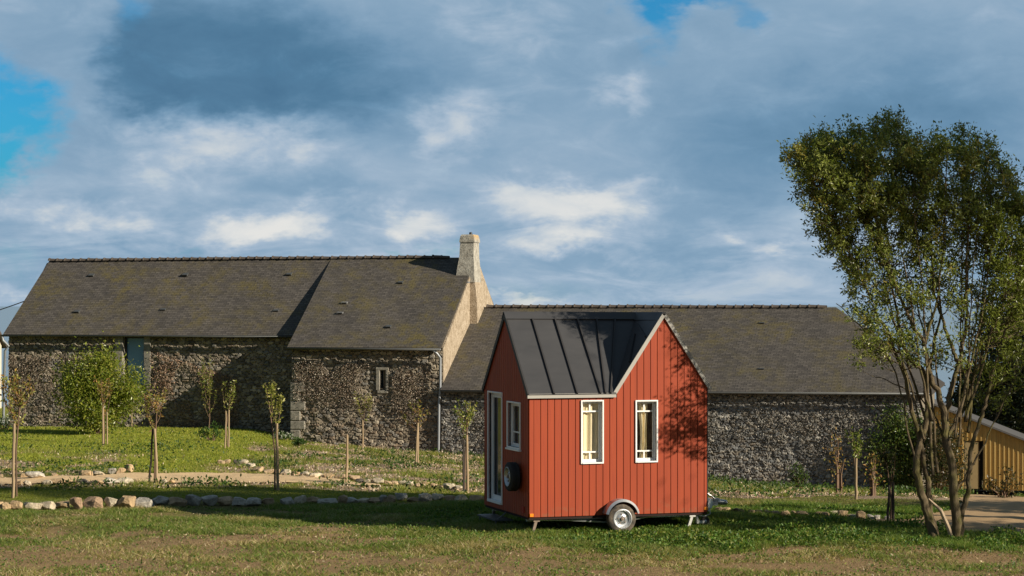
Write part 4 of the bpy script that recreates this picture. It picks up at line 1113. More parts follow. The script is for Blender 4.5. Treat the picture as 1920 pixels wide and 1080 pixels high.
# ------------------------------------------------------------------ timber shed
def build_shed():
    g = at(1742, 915, 89.5); g.z = -3.4
    t = empty('timber_shed', g, math.radians(-10))
    pk = lambda x: 3.55 - .39 * x                      # roof line falling to the right
    Lw = 9.2; m = MB(); doorx = (1.42, 2.20)
    m2 = MB()
    for a, b in ((0, doorx[0]), (doorx[1], Lw)):
        m2.prism([(a, 0, 0), (b, 0, 0), (b, 0, pk(b) - .02), (a, 0, pk(a) - .02)], (0, .12, 0))
    m2.prism([(doorx[0], 0, 2.02), (doorx[1], 0, 2.02), (doorx[1], 0, pk(doorx[1]) - .02), (doorx[0], 0, pk(doorx[0]) - .02)], (0, .12, 0))
    m2.prism([(0, .12, 0), (0, 5, 0), (0, 5, pk(0) - .02), (0, .12, pk(0) - .02)], (.1, 0, 0)); m2.prism([(Lw - .1, .12, 0), (Lw - .1, 5, 0), (Lw - .1, 5, pk(Lw) - .02), (Lw - .1, .12, pk(Lw) - .02)], (.1, 0, 0)); m2.prism([(0, 5, 0), (Lw, 5, 0), (Lw, 5, pk(Lw) - .02), (0, 5, pk(0) - .02)], (0, .1, 0))
    x = .05
    while x < Lw - .1:
        lo = 0 if not (doorx[0] - .06 < x < doorx[1]) else 2.06
        m2.prism([(x, 0, lo), (x + .05, 0, lo), (x + .05, 0, pk(x) - .06), (x, 0, pk(x) - .06)], (0, -.045, 0)); x += .185
    m2.build('wall', M['larch'], t)
    r = MB(); r.prism([(-.2, -.25, pk(-.2)), (Lw + .3, -.25, pk(Lw + .3)), (Lw + .3, -.25, pk(Lw + .3) + .08), (-.2, -.25, pk(-.2) + .08)], (0, 5.6, 0)); r.build('roof', simple('shed_roofing', (.085, .082, .08), .75), t)
    d = MB(); d.box(doorx[0] + .03, doorx[0] + .60, .05, .09, .04, 1.98); D = d.build('door', simple('door_board', (.26, .19, .09), .8), t)
    d = MB(); d.box(doorx[0], doorx[0] + .028, .0, .14, 0, 2.0); d.box(doorx[1] - .028, doorx[1], .0, .14, 0, 2.0); d.build('frame', M['darktrim'], D)
    d = MB(); d.box(doorx[0] + .60, doorx[1] - .03, .6, .62, 0, 2.02); d.box(doorx[0], doorx[1], .12, .6, -.02, .02); d.build('interior', M['black'], D)
    tag(t, 'golden timber shed with vertical battens and sloping roof at right', 'shed')
build_shed()

# ------------------------------------------------------------------ trees
def in_poly_px(pts, poly): return inpoly(np.array([p[0] for p in pts]), np.array([p[1] for p in pts]), poly)

def stake(px, ptop, pbase, r=.035, dark=False, label='', lean=0.0, group='tree stakes', w=None):
    g = ground_at(px, pbase); h = (pbase - ptop) / FPX * g.y
    m = MB(); n = 5
    m.tube([(lean * h * i / n + random.uniform(-.008, .008), random.uniform(-.008, .008), h * i / n - .05) for i in range(n + 1)], [r * (1 - .12 * i / n) for i in range(n + 1)], 9)
    o = m.build('tree_stake', M['darkstake' if dark else 'stake'], None, smooth_=True); o.location = g
    tag(o, label, 'stake', group); return g

def young_tree(px, pbase, ptop, pfol, wpx, label, cols, nleaf=500, lsize=(.06, .11), upright=.85, branches=9, seed=0, group='young staked trees', xoff=0.0, stem=True):
    """slim planted tree: thin trunk, upright branches from about pfol upward, leaves strung along them"""
    rng = np.random.default_rng(100 + seed); nleaf = int(nleaf * .62)
    g = ground_at(px, pbase); s = g.y / FPX
    H = (pbase - ptop) * s; hf = (pbase - pfol) * s; w = wpx * s / 2
    t = empty('young_tree', g + Vector((0, .05, 0)))
    m = MB(); tip = Vector((xoff * s + rng.uniform(-.16, .16), 0, H * .92))
    tr = [Vector((0, 0, -.05)), Vector((rng.uniform(-.04, .04), 0, hf * .6)), Vector((tip.x * .5, 0, hf + (H - hf) * .3)), tip]
    m.tube(tr, [.024, .020, .014, .005], 7)
    segs = []
    for i in range(branches):
        f = rng.uniform(-.25, .75); z0 = hf + (H - hf) * f * .7; a = rng.uniform(0, 6.28)
        ln = (H - z0) * rng.uniform(.45, .95) 
        b0 = Vector((tip.x * max(f, 0), 0, z0)); d = Vector((math.cos(a) * w * rng.uniform(.5, 1.0), math.sin(a) * w * .8, ln * upright))
        p1 = b0 + Vector((d.x * .6, d.y * .6, d.z * .35)); p2 = b0 + d
        if p2.z > H: p2.z = H
        m.tube([b0, p1, p2], [.011, .008, .003], 5); segs.append((b0, p1)); segs.append((p1, p2)); segs.append((p1, p2))
    segs.append((tr[2], tr[3])); segs.append((tr[2], tr[3]))
    m.build('trunk', M['twig'], t, smooth_=True)
    sg = rng.integers(0, len(segs), nleaf); f = rng.uniform(.1, 1.05, nleaf)
    P = np.array([list(segs[i][0].lerp(segs[i][1], q)) for i, q in zip(sg, f)]) + rng.normal(size=(nleaf, 3)) * .022
    V, F, TT = leaf_mesh(P, rng.uniform(lsize[0], lsize[1], nleaf), pick(cols, nleaf, rng, .3), None, 1.0, .5, .1, rng)
    link('crown', mesh_np('crown', V, F, TT), M['leaf'], t)
    tag(t, label, 'tree', group)
    return t

GREEN = [(.15, .19, .032), (.20, .24, .045), (.11, .14, .024)]
BROWNG = [(.30, .17, .05), (.36, .23, .07), (.20, .19, .04), (.24, .13, .045)]
YELG = [(.30, .29, .065), (.38, .35, .11), (.20, .22, .04)]

def build_young():
    S_ = [(24, 790, 934, .036, False, 'pale leaning stake at the left picture edge by the front border', .02),
          (193, 760, 836, .034, False, 'pale stake before the round green willow bush', 0),
          (201, 770, 834, .026, False, 'thinner stake just right of the one before the willow bush', 0),
          (247, 768, 801, .032, False, 'short pale stake at the right foot of the willow bush', 0),
          (253, 768, 800, .024, False, 'thin pale stake, right one of the pair at the willow bush foot', 0),
          (280, 800, 906, .028, True, 'dark stake leaning, left one of the crossed pair by the path', .06),
          (295, 800, 907, .036, False, 'weathered stake, right one of the crossed pair by the path', -.05),
          (422, 768, 841, .028, False, 'reddish stake, left one of the close pair on the lawn edge', 0.02),
          (429, 766, 840, .028, False, 'reddish stake, right one of the close pair on the lawn edge', 0),
          (521, 790, 920, .036, False, 'tall thick stake standing in the shade beside the sandy path', -.02),
          (650, 812, 906, .034, False, 'bare stake without a tree at the end of the path', .01),
          (680, 785, 848, .032, False, 'stake before the creeper wall left of the slit window', 0),
          (779, 790, 876, .032, False, 'stake, leaning one of the pair near the farmhouse downpipe', .05),
          (784, 800, 875, .026, False, 'straight stake, right one of the pair near the farmhouse downpipe', 0),
          (869, 820, 922, .028, True, 'dark stake, left one of the pair beside the red house', 0),
          (877, 812, 921, .034, False, 'brown stake, right one of the pair beside the red house', -.02),
          (1605, 855, 936, .034, False, 'pinkish stake by the low barn wall left of the big tree', 0),
          (1664, 905, 985, .028, True, 'dark stake, left one of the pair left of the big tree', .04),
          (1675, 900, 984, .028, True, 'dark stake, right one of the pair left of the big tree', 0)]
    for (px, a, b, r, dk, lab, ln) in S_: stake(px, a, b, r, dk, lab, ln)
    T = young_tree
    T(30, 932, 690, 790, 70, 'russet young tree at the left picture edge before the barn', BROWNG + YELG, 900, seed=1, branches=16)
    T(195, 834, 700, 775, 40, 'russet young tree standing before the green willow bush', BROWNG, 420, seed=2)
    T(252, 800, 735, 770, 24, 'small yellow-green young tree at the right foot of the willow bush', YELG, 200, seed=3, branches=5)
    T(289, 905, 725, 800, 44, 'bare-stemmed young tree with russet tips over crossed stakes', BROWNG + YELG, 420, seed=4, branches=8, upright=1.0)
    T(391, 806, 657, 770, 48, 'tall narrow green young tree against the shaded left barn wall', GREEN + YELG, 900, seed=5, branches=16)
    T(426, 838, 706, 775, 38, 'young tree with yellow-green tuft on the pair of lawn stakes', YELG + GREEN, 460, seed=6)
    T(515, 919, 702, 800, 32, 'slim pale-leaved young tree tied to the tall stake by the path', YELG, 620, (.06, .10), upright=1.05, seed=7, xoff=-22, branches=7)
    T(680, 848, 722, 785, 52, 'thin yellowing young tree before the creeper left of the slit window', YELG, 380, seed=8)
    T(783, 874, 742, 805, 60, 'nearly bare young tree near the farmhouse downpipe', BROWNG + YELG, 260, seed=9)
    T(872, 918, 738, 815, 56, 'young tree with green tips beside the red house', GREEN + YELG, 480, seed=10, branches=12)
    T(1606, 934, 800, 862, 34, 'small green young tree at the low barn wall', GREEN, 380, seed=11)
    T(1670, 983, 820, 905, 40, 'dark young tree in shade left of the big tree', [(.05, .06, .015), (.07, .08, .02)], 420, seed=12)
    # bare climbers on the right wall
build_young()

def bushy(name, label, cat, c, rad, n, lsize, cols, seed, group=None, dens_th=.42, stems=14, up=.2, flat=1.0, spread=1.0, mat='leaf', lobes=26):
    """leafy shrub: leaves grouped in clumps at the ends of stems rising from the base"""
    rng = np.random.default_rng(300 + seed); rx, ry, rz = rad
    t = empty(name, c); m = MB(); P = []
    per = n // lobes
    for i in range(lobes):
        while True:
            q = rng.uniform(-1, 1, 3)
            if q @ q < 1 and q @ q > .12: break
        ctr = Vector((q[0] * rx, q[1] * ry, rz + q[2] * rz * .92))
        if i < stems: m.tube([Vector((q[0] * .08, q[1] * .08, -.05)), Vector((ctr.x * .45, ctr.y * .45, ctr.z * .55)), ctr], [.03, .02, .006], 5)
        rr = rng.uniform(.22, .42) * (rx + rz) / 2
        P.append(np.array(ctr) + rng.normal(size=(per, 3)) * np.array((rr, rr, rr * flat)) * .6)
    P = np.concatenate(P); P = P[P[:, 2] > .03]; k = len(P)
    m.build('trunk', M['twig'], t)
    V, F, TT = leaf_mesh(P, rng.uniform(lsize[0], lsize[1], k), pick(cols, k, rng, .3), np.array((0, 0, up)), spread, .46, 0, rng)
    link('crown', mesh_np('crown', V, F, TT), M[mat], t)
    tag(t, label, cat, group)
    return t

def build_bushes():
    g = ground_at(187, 815); s = g.y / FPX
    bushy('willow_bush', 'round bright green willow bush against the left barn wall', 'bush', g, (70 * s, 1.2, 78 * s), 20000, (.07, .15), [(.17, .21, .025), (.23, .26, .035), (.12, .165, .02), (.27, .26, .045)], 1, up=.3, lobes=70, stems=10)
    # ivy at the right corner of the low barn
    p = wall_hit(1690, 920, -.4); q = BARN @ p; q.z = float(terr(q.x, q.y)); s = q.y / FPX
    bushy('ivy', 'dark glossy ivy climbing the right corner of the low barn', 'ivy', q, (48 * s, .45, 95 * s), 9000, (.08, .15), [(.07, .12, .022), (.10, .155, .03), (.045, .075, .016), (.17, .20, .045)], 2, lobes=60, up=-.3)
    q2 = q + Vector((1.3, -.6, 0)); q2.z = float(terr(q2.x, q2.y))
    bushy('shrub', 'dark brown leafy shrub behind the big tree trunks', 'shrub', q2, (44 * s, .9, 88 * s), 7000, (.08, .14), [(.07, .055, .025), (.05, .06, .018), (.10, .07, .03), (.03, .04, .012)], 3, lobes=44)
    for (px, py, hh, ww, lab, cl, sd) in ((1497, 918, 50, 14, 'small green ivy sprig on the low barn wall', [(.06, .10, .02), (.08, .12, .025)], 4), (1572, 925, 120, 12, 'reddish climbing stems on the low barn wall', BROWNG, 5), (1637, 930, 90, 14, 'russet climber on the low barn wall beside the ivy', BROWNG + GREEN, 6), (1880, 935, 60, 34, 'thin dark shrub growing before the timber shed', [(.05, .05, .02), (.10, .07, .02)], 7)):
        g = ground_at(px, py); s = g.y / FPX
        bushy('climber' if sd < 7 else 'shrub', lab, 'plant', g, (ww * s, .12, hh * s / 2), 420 if sd in (4, 7) else 170, (.06, .11), cl, sd, lobes=16, stems=8)
    for (px, py, r_, lab, sd) in ((398, 828, .55, 'low clump of green weeds by the tall narrow young tree', 11), (530, 826, .35, 'white-flowered weed clump at the farmhouse corner', 12), (560, 838, .3, 'dark weed clump at the foot of the farmhouse wall', 13), (10, 806, .5, 'white-flowering plant under the left barn downpipe', 14)):
        g = ground_at(px, py)
        cl = [(.05, .10, .018), (.07, .125, .022)] + ([(.6, .6, .52)] if sd in (12, 14) else [])
        bushy('weed_clump', lab, 'plant', g, (r_, r_ * .7, r_ * .5), 500, (.06, .12), cl, sd, lobes=14, stems=6, mat='grassleaf')
build_bushes()

def build_big_tree():
    rng = np.random.default_rng(42)
    B = ground_at(1780, 1014); Yc = B.y
    def q(px, py, dy=0.0):
        Y = Yc + dy + .55 * max(0.0, min(1.0, (900 - py) / 300)); p = at(px, py, Y); return Vector((p.x - B.x, p.y - B.y, p.z - B.z))
    t = empty('willow_tree', B)
    m = MB(); nodes = []
    def stem(pts, r0, r1, dy0, dy1):
        P = [q(px, py, dy0 + (dy1 - dy0) * i / (len(pts) - 1)) for i, (px, py) in enumerate(pts)]
        out = []
        for i in range(len(P) - 1):
            a = P[max(i - 1, 0)]; b = P[i]; c = P[i + 1]; d = P[min(i + 2, len(P) - 1)]
            for k in range(4):
                f = k / 4
                out.append(.5 * ((2 * b) + (c - a) * f + (2 * a - 5 * b + 4 * c - d) * f * f + (3 * b - a - 3 * c + d) * f ** 3))
        out.append(P[-1]); n = len(out)
        R = [.60 * (r0 + (r1 - r0) * (i / (n - 1)) ** .75) + .004 for i in range(n)]
        out = [o + Vector(rng.normal(size=3) * .012) for o in out]
        m.tube(out, R, 9)
        for i in range(n // 3, n): nodes.append((out[i], R[i]))
    stem([(1753, 1018), (1740, 965), (1725, 915), (1718, 879), (1721, 843), (1732, 813), (1738, 777), (1737, 735), (1733, 697), (1706, 675), (1694, 643), (1684, 600), (1680, 570), (1655, 480), (1600, 380), (1545, 300)], .135, .012, -.1, .5)
    stem([(1757, 1012), (1744, 960), (1742, 915), (1732, 868), (1727, 830), (1712, 770), (1692, 694), (1675, 653), (1665, 619), (1646, 593), (1634, 560), (1590, 470), (1530, 350), (1490, 290)], .105, .010, .1, .3)
    stem([(1797, 1022), (1792, 968), (1788, 915), (1782, 865), (1774, 815), (1771, 776), (1761, 740), (1747, 713), (1740, 684), (1733, 648), (1713, 612), (1699, 583), (1684, 547), (1650, 440), (1625, 330), (1610, 245)], .155, .010, 0, .2)
    stem([(1772, 790), (1778, 757), (1788, 713), (1800, 675), (1807, 636), (1812, 588), (1811, 540), (1815, 430), (1825, 330), (1835, 255)], .095, .010, .1, .4)
    stem([(1798, 680), (1791, 668), (1781, 636), (1771, 607), (1759, 576), (1753, 540), (1742, 430), (1720, 320), (1690, 240)], .065, .010, -.15, .8)
    stem([(1802, 1012), (1802, 965), (1815, 926), (1818, 879), (1821, 838), (1838, 788), (1850, 750), (1862, 700), (1872, 660), (1887, 605), (1908, 540), (1925, 440)], .10, .010, .05, .4)
    stem([(1776, 815), (1795, 790), (1806, 770), (1819, 733), (1839, 672), (1853, 636), (1877, 581), (1893, 480), (1890, 370), (1870, 290)], .055, .010, .1, .9)
    stem([(1733, 650), (1745, 600), (1752, 583), (1765, 500), (1772, 400), (1775, 280)], .05, .008, .2, .2)
    stem([(1780, 870), (1760, 800), (1745, 766), (1709, 735), (1672, 718), (1643, 706)], .03, .006, .1, .4)
    stem([(1740, 700), (1752, 640), (1762, 560), (1700, 400), (1660, 250)], .05, .008, .2, .5)
    stem([(1788, 930), (1812, 890), (1830, 862), (1846, 830), (1880, 760), (1910, 690)], .04, .008, .1, .4)
    stem([(1720, 870), (1700, 800), (1690, 740), (1660, 660), (1610, 610), (1570, 570)], .03, .006, 0, .5)
    for k in range(13):
        x0 = rng.uniform(1735, 1815); x1 = x0 + (x0 - 1770) * rng.uniform(1.2, 3.2) + rng.uniform(-60, 40); y1 = rng.uniform(330, 520)
        stem([(x0, rng.uniform(780, 900)), (x0 * .7 + x1 * .3, 690), (x0 * .4 + x1 * .6 + rng.uniform(-8, 8), 570), (x1, y1)], rng.uniform(.026, .045), .006, rng.uniform(-.1, .3), rng.uniform(-.2, 1.1))
    # crown envelope from the outline of the tree, given its depth
    OUT = [(1466, 285), (1500, 262), (1545, 244), (1570, 236), (1600, 222), (1632, 228), (1662, 214), (1692, 214), (1697, 252), (1720, 248), (1760, 230), (1788, 234), (1808, 230), (1816, 262), (1842, 246), (1858, 262), (1872, 292), (1898, 326), (1918, 350), (1945, 420), (1960, 560), (1930, 700), (1880, 770), (1830, 740), (1780, 690), (1730, 700), (1690, 660), (1640, 632), (1600, 600), (1590, 560), (1572, 520), (1552, 480), (1534, 460), (1515, 420), (1500, 385), (1486, 330)]
    cen = []
    while len(cen) < 1080:
        px, py = rng.uniform(1460, 1965), rng.uniform(205, 780)
        if not inpoly(np.array([px]), np.array([py]), OUT)[0]: continue
        w = .85 if py < 400 else (max(.40 if px < 1725 and py < 700 else .24, .85 - (py - 400) / 330) )
        if px > 1840: w = max(w, .85 if py < 640 else .42)
        if px < 1600: w = min(1.0, w * 1.4)
        if rng.uniform() > w: continue
        half = 1.7 * min(1, .35 + (1 - abs(px - 1700) / 300) ** .5 if abs(px - 1700) < 300 else .35)
        px += rng.normal() * 5 + 10 * (px < 1620); py += rng.normal() * 5 + 16 * float(np.interp(py, [200, 420], [1, 0]))
        dy = rng.uniform(-.22, 1.25) * half
        cen.append((px, py, dy))
    for k in range(34): cen.append((rng.uniform(1590, 1735), rng.uniform(585, 690), rng.uniform(-.55, .25)))
    NP = np.array([list(n[0]) for n in nodes]); P = []; tw = []; T = []; D = []
    for (px, py, dy) in cen:
        c = q(px, py, dy); d = np.linalg.norm((NP - np.array(c)) * np.array((1, 1, 1)), axis=1) + np.where(NP[:, 2] > c.z - .15, 2.0, 0)
        k = int(np.argmin(d)); a = nodes[k][0]; mid = a.lerp(c, .5) + Vector((rng.normal() * .06, rng.normal() * .06, -.06))
        r = min(.016, nodes[k][1] * .6)
        m.tube([a, mid, c], [r, r * .7, .003], 4, False)
        dirn = (c - mid).normalized(); n = int(rng.uniform(.6, 1.3) * float(np.interp(py, [380, 640], [98, 46])))
        # two or three side twigs carrying the leaves
        for j in range(4):
            dv = (dirn + Vector(rng.normal(size=3) * .7) + Vector((0, 0, .25))).normalized() * rng.uniform(.16, .34); b = mid.lerp(c, rng.uniform(.4, 1))
            m.tube([b, b + dv], [.004, .0015], 3, False)
            kk = n // 4; f = rng.uniform(0, 1.1, kk)[:, None]
            P.append(np.array(b)[None] + np.array(dv)[None] * f + rng.normal(size=(kk, 3)) * .05)
            D.append(np.repeat(np.array(dv)[None] * 2.0, kk, 0))
            base = np.array([(.185, .220, .042), (.120, .148, .028), (.30, .33, .09), (.26, .22, .05)])[rng.choice(4, p=[.38, .22, .32, .08])]
            if px > 1840 and py > 400: base = np.array((.17, .20, .035))
            T.append(np.repeat(base[None], kk, 0) * rng.uniform(.7, 1.35, (kk, 1)))
    m.build('trunk', M['bark'], t, smooth_=True)
    P = np.concatenate(P); T = np.concatenate(T); D = np.concatenate(D); k = len(P)
    V, F, TT = leaf_mesh(P, rng.uniform(.055, .10, k), T, D, .8, .36, 0, rng)
    link('crown', mesh_np('crown', V, F, TT), M['leaf'], t)
    tag(t, 'big multi-stemmed tree with fan-shaped leafy crown right of the red house', 'tree')
    m = MB(); m.tube([q(1741, 935, -.35), q(1764, 957, -.3), q(1779, 992, -.25), q(1786, 1016, -.2)], [.012, .035, .04, .035], 8)
    b = m.build('broken_branch', M['palewood'], t, smooth_=True)
build_big_tree()

def crown_tree(name, label, base, trunk, H, hb, rad, n, lsize, cols, seed, lobes=70, group=None):
    """broad tree: trunk, limbs to clumps of leaves spread through the crown"""
    rng = np.random.default_rng(700 + seed); t = empty(name, base); m = MB()
    m.tube([(0, 0, -.2), (.05, 0, hb * .6), (0, .05, hb + (H - hb) * .5)], [trunk, trunk * .8, trunk * .3], 9)
    P = []; per = n // lobes; c0 = hb + (H - hb) / 2
    for i in range(lobes):
        v = rng.normal(size=3); v /= np.linalg.norm(v); v *= rng.uniform(.35, 1) ** .5
        c = Vector((v[0] * rad[0], v[1] * rad[1], c0 + v[2] * (H - hb) / 2))
        if i % 2 == 0: m.tube([Vector((0, 0, hb + (H - hb) * .15 * rng.uniform(0, 2))), Vector((c.x * .5, c.y * .5, c.z * .8 + hb * .1)), c], [trunk * .3, trunk * .15, .01], 5)
        rr = rng.uniform(.14, .26) * (rad[0] + H - hb) / 2
        P.append(np.array(c) + rng.normal(size=(per, 3)) * rr * .55)
    P = np.concatenate(P); P = P[P[:, 2] > .1]; k = len(P)
    m.build('trunk', M['bark'], t, smooth_=True)
    V, F, TT = leaf_mesh(P, rng.uniform(lsize[0], lsize[1], k), pick(cols, k, rng, .3), None, 1.0, .5, 0, rng)
    link('crown', mesh_np('crown', V, F, TT), M['leaf'], t)
    tag(t, label, 'tree', group)

def build_far_trees():
    DK = [(.020, .030, .010), (.030, .042, .013), (.014, .022, .008), (.045, .055, .016)]
    for (px, Y, ptop, wpx, lab, sd) in ((1905, 104, 560, 70, 'dark dense tree rising behind the timber shed roof', 1), (1985, 100, 440, 100, 'tall dark tree at the right picture edge behind the shed', 2), (1835, 112, 690, 52, 'low dark tree behind the peak of the timber shed', 3)):
        p = at(px, 900, Y); z = float(terr(p.x, p.y, False)); H = at(px, ptop, Y).z - z; w = wpx / FPX * Y
        crown_tree('dark_tree', lab, (p.x, p.y, z), .25, H, H * .12, (w, w * .8), 16000, (.16, .30), DK, sd, 80, 'dark trees behind the shed')
    # trees standing beyond the right edge of the picture, whose shade falls across the field
    LF = [(.06, .08, .018), (.08, .10, .022), (.045, .06, .014)]
    for (x, y, H, hb, r, lab, sd, n) in ((16.8, 35.7, 7.4, .3, (1.5, 1.5), 'bushy tree standing right of the picture, shading the weeds', 5, 9000), (17.2, 38.7, 11.6, 7.3, (1.7, 1.5), 'tall tree standing right of the picture, shading the lawn', 6, 11000), (19.0, 34.3, 16.4, 10.6, (2.0, 1.6), 'tallest tree standing right of the picture, shading the verge', 8, 11000), (17.6, 41.3, 4.8, .4, (1.3, 1.1), 'broad low tree right of the picture, shading the sandy yard', 7, 7000)):
        crown_tree('field_tree', lab, (x, y, float(terr(x, y, False))), .2, H, hb, r, n, (.12, .22), LF, sd, 60, 'trees beyond the right edge')
build_far_trees()

# ------------------------------------------------------------------ light and sky
SUN_EL = math.radians(23.7)
sd = Vector((math.cos(math.radians(28)) * math.cos(SUN_EL), -math.sin(math.radians(28)) * math.cos(SUN_EL), math.sin(SUN_EL)))
sun = bpy.data.lights.new('sun', 'SUN'); sun.energy = 5.0; sun.angle = math.radians(.55); sun.color = (1.0, .90, .74)
so = bpy.data.objects.new('sun', sun); COL.objects.link(so); so.rotation_euler = sd.to_track_quat('Z', 'Y').to_euler(); so.location = sd * 60

def build_world():
    w = bpy.data.worlds.new('World'); S.world = w; w.use_nodes = True
    t = NT.__new__(NT); t.t = w.node_tree; t.t.nodes.clear(); t.out = t.n('ShaderNodeOutputWorld')
    sky = t.n('ShaderNodeTexSky', sky_type='NISHITA'); sky.sun_disc = False; sky.sun_elevation = SUN_EL
    sky.sun_rotation = math.atan2(sd.x, sd.y); sky.air_density = 1.0; sky.dust_density = .6; sky.ozone_density = 2.0
    g = t.n('ShaderNodeTexCoord').outputs['Generated']
    sp = t.n('ShaderNodeSeparateXYZ'); t.l(g, sp.inputs[0])
    az = t.math('ARCTAN2', sp.outputs[0], sp.outputs[1]); el = t.math('ARCSINE', sp.outputs[2])
    K = FPX / 960
    U = t.math('MULTIPLY', az, K); Vv = t.math('MULTIPLY', el, K)            # 1 unit = half the picture width
    cb = t.n('ShaderNodeCombineXYZ'); t.l(U, cb.inputs[0]); t.l(Vv, cb.inputs[1]); P = cb.outputs[0]
    Pn = t.map(P, (1.0, 1.75, 1.0), (3.1, 1.7, .4))
    warp = t.vmath('SUBTRACT', t.noise(Pn, 3.2, 5, .6, col=True), (.5, .5, .5))
    W1 = t.vmath('ADD', P, t.vmath('MULTIPLY', warp, (.34, .22, 0)))
    warp2 = t.vmath('SUBTRACT', t.noise(Pn, 9.0, 5, .62, col=True), (.5, .5, .5))
    W1 = t.vmath('ADD', W1, t.vmath('MULTIPLY', warp2, (.13, .09, 0)))
    def blob(px, py, rx, ry, hard=.0):
        d = t.vmath('SUBTRACT', W1, ((px - 960) / 960, (570 - py) / 960, 0))
        d = t.vmath('MULTIPLY', d, (960 / rx, 960 / ry, 0))
        ln = t.n('ShaderNodeVectorMath', operation='LENGTH'); t.l(d, ln.inputs[0])
        return t.rng(ln.outputs['Value'], 1.25, hard, 0.0, 1.0)
    def add(lst):
        s = None
        for v, wt in lst:
            q = t.math('MULTIPLY', v, wt); s = q if s is None else t.math('ADD', s, q)
        return s
    dark = add([(blob(300, 210, 170, 80), .5), (blob(420, 185, 260, 100), .4), (blob(390, 60, 260, 170), .95), (blob(500, 150, 330, 130), .75), (blob(270, 120, 110, 100), .55), (blob(680, 120, 240, 170), .45), (blob(1420, 290, 330, 180), .7), (blob(1760, 220, 320, 170), .75), (blob(620, 365, 230, 40), .45), (blob(1240, 470, 330, 50), .3), (blob(230, 480, 260, 40), .45), (blob(140, 270, 90, 70), .3), (blob(1850, 330, 200, 90), .3)])
    light = add([(blob(845, 235, 110, 95), .85), (blob(505, 438, 170, 50), .9), (blob(1060, 395, 150, 66), .95), (blob(1190, 345, 70, 30), .5), (blob(390, 268, 260, 85), .72), (blob(330, 420, 420, 90), .22), (blob(1100, 430, 420, 110), .20), (blob(560, 285, 160, 60), .25), (blob(970, 75, 170, 130), .38), (blob(1180, 180, 120, 40), .6), (blob(1090, 460, 160, 22), .5), (blob(1430, 445, 120, 22), .45), (blob(790, 425, 110, 40), .6), (blob(190, 385, 150, 50), .6), (blob(700, 400, 300, 60), .2), (blob(60, 60, 170, 75), .12), (blob(30, 520, 60, 26), .5), (blob(1000, 556, 120, 14), .5), (blob(20, 395, 60, 26), .45), (blob(1350, 425, 60, 18), .4)])
    blue = add([(blob(0, 225, 130, 120, .25), 1.3), (blob(0, 330, 70, 60), .7), (blob(1235, 50, 70, 85), 1.1), (blob(1300, 5, 130, 30), .9), (blob(1400, 35, 60, 26), .6), (blob(1910, 45, 34, 40), .9), (blob(255, 45, 60, 60), .5), (blob(740, 470, 90, 16), .5), (blob(330, 470, 60, 14), .4), (blob(840, 470, 40, 12), .35), (blob(1010, 545, 500, 30), .22), (blob(40, 480, 110, 30), .35)])
    n1 = t.noise(Pn, 2.2, 8, .56, .4); n2 = t.noise(t.map(P, (1, 2.2, 1), (7, 2, 0)), 6.5, 9, .60, .5); n3 = t.noise(t.map(P, (1, 1.6, 1), (2, 5, 1)), 15.0, 8, .6, .3)
    edge = t.math('ADD', t.math('MULTIPLY', t.math('SUBTRACT', n2, .5), 1.0), t.math('MULTIPLY', t.math('SUBTRACT', n3, .5), .55))
    lt = t.rng(t.math('ADD', light, edge), .0, 1.0); dk = t.rng(t.math('ADD', dark, t.math('MULTIPLY', t.math('SUBTRACT', n1, .5), .7)), -.05, 1.35)
    tone = t.math('ADD', t.math('ADD', .535, t.math('MULTIPLY', t.rng(Vv, .40, .05), .08)), t.math('MULTIPLY', t.math('SUBTRACT', n1, .5), .40))
    tone = t.math('ADD', tone, t.math('MULTIPLY', t.math('SUBTRACT', n2, .5), .24))
    st = t.noise(t.map(P, (1, 4.2, 1), (4, 3, 0)), 4.6, 8, .6, .6)
    tone = t.math('ADD', tone, t.math('MULTIPLY', t.math('SUBTRACT', t.rng(st, .38, .68), .35), t.math('MULTIPLY', t.rng(Vv, .30, .06), .20)))
    tone = t.math('ADD', tone, t.math('MULTIPLY', lt, .31)); tone = t.math('SUBTRACT', tone, t.math('MULTIPLY', dk, .34))
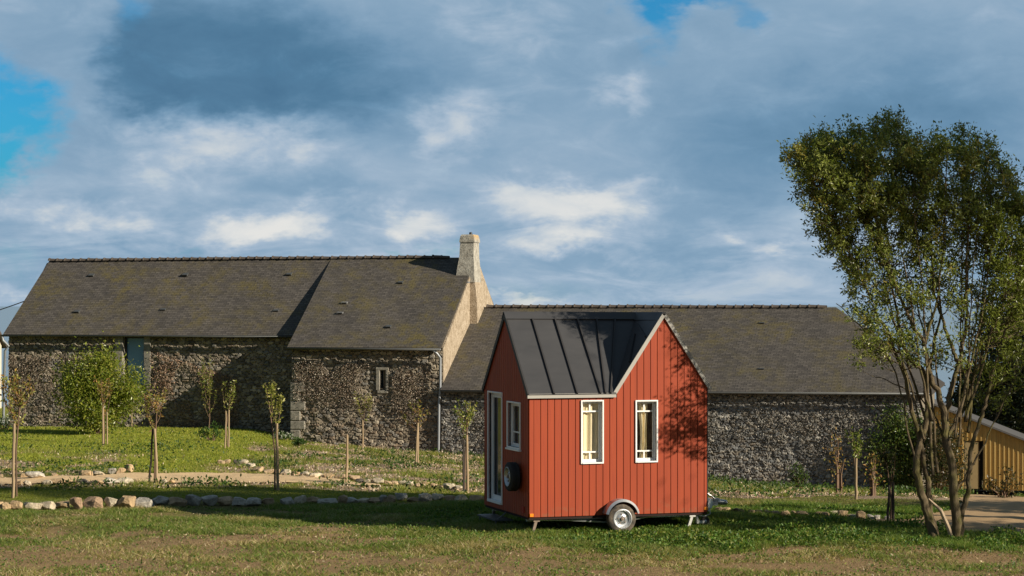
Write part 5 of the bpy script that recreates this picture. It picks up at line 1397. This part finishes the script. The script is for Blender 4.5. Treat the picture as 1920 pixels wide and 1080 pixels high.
    far = t.math('MAXIMUM', t.rng(t.math('ABSOLUTE', U), 1.15, 2.0), t.rng(Vv, .7, 1.4))      # sky outside the view darkened to weaken fill light on shaded sides
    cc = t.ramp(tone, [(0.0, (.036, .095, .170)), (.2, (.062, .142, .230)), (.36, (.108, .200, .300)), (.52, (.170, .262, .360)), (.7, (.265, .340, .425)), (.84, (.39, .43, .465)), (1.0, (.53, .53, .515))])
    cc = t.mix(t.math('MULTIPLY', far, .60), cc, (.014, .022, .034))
    cov = t.math('SUBTRACT', 1.0, t.rng(t.math('ADD', blue, t.math('MULTIPLY', t.math('SUBTRACT', n2, .5), .8)), .0, 1.25))
    cov = t.math('MAXIMUM', cov, t.rng(n3, .45, .75, .06, .45))
    bg1 = t.n('ShaderNodeBackground'); bg1.inputs[1].default_value = .06
    t.l(t.mix(1.0, sky.outputs[0], (.10, .74, 1.22), 'MULTIPLY'), bg1.inputs[0])
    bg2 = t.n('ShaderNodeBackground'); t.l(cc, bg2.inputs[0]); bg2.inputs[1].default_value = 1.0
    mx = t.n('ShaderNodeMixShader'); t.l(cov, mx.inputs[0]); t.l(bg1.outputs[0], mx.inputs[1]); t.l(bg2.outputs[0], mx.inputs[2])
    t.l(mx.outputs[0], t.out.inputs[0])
build_world()

# ------------------------------------------------------------------ camera and render settings
cam = bpy.data.cameras.new('camera'); cam.sensor_width = 36; cam.lens = FPX / 1920 * 36
cam.clip_start = .5; cam.clip_end = 60000; cam.shift_y = (HY - 540) / 1920
co = bpy.data.objects.new('camera', cam); co.location = (0, 0, CAMZ); co.rotation_euler = (math.pi / 2, 0, 0); COL.objects.link(co)
S.camera = co
S.view_settings.view_transform = 'Standard'; S.view_settings.look = 'None'; S.view_settings.exposure = 0.54; S.view_settings.gamma = 1
S.render.engine = 'CYCLES'
S.cycles.max_bounces = 6; S.cycles.diffuse_bounces = 3; S.cycles.glossy_bounces = 3; S.cycles.transmission_bounces = 4; S.cycles.transparent_max_bounces = 8
S.cycles.use_denoising = True; S.cycles.use_adaptive_sampling = False; S.cycles.caustics_reflective = False; S.cycles.caustics_refractive = False
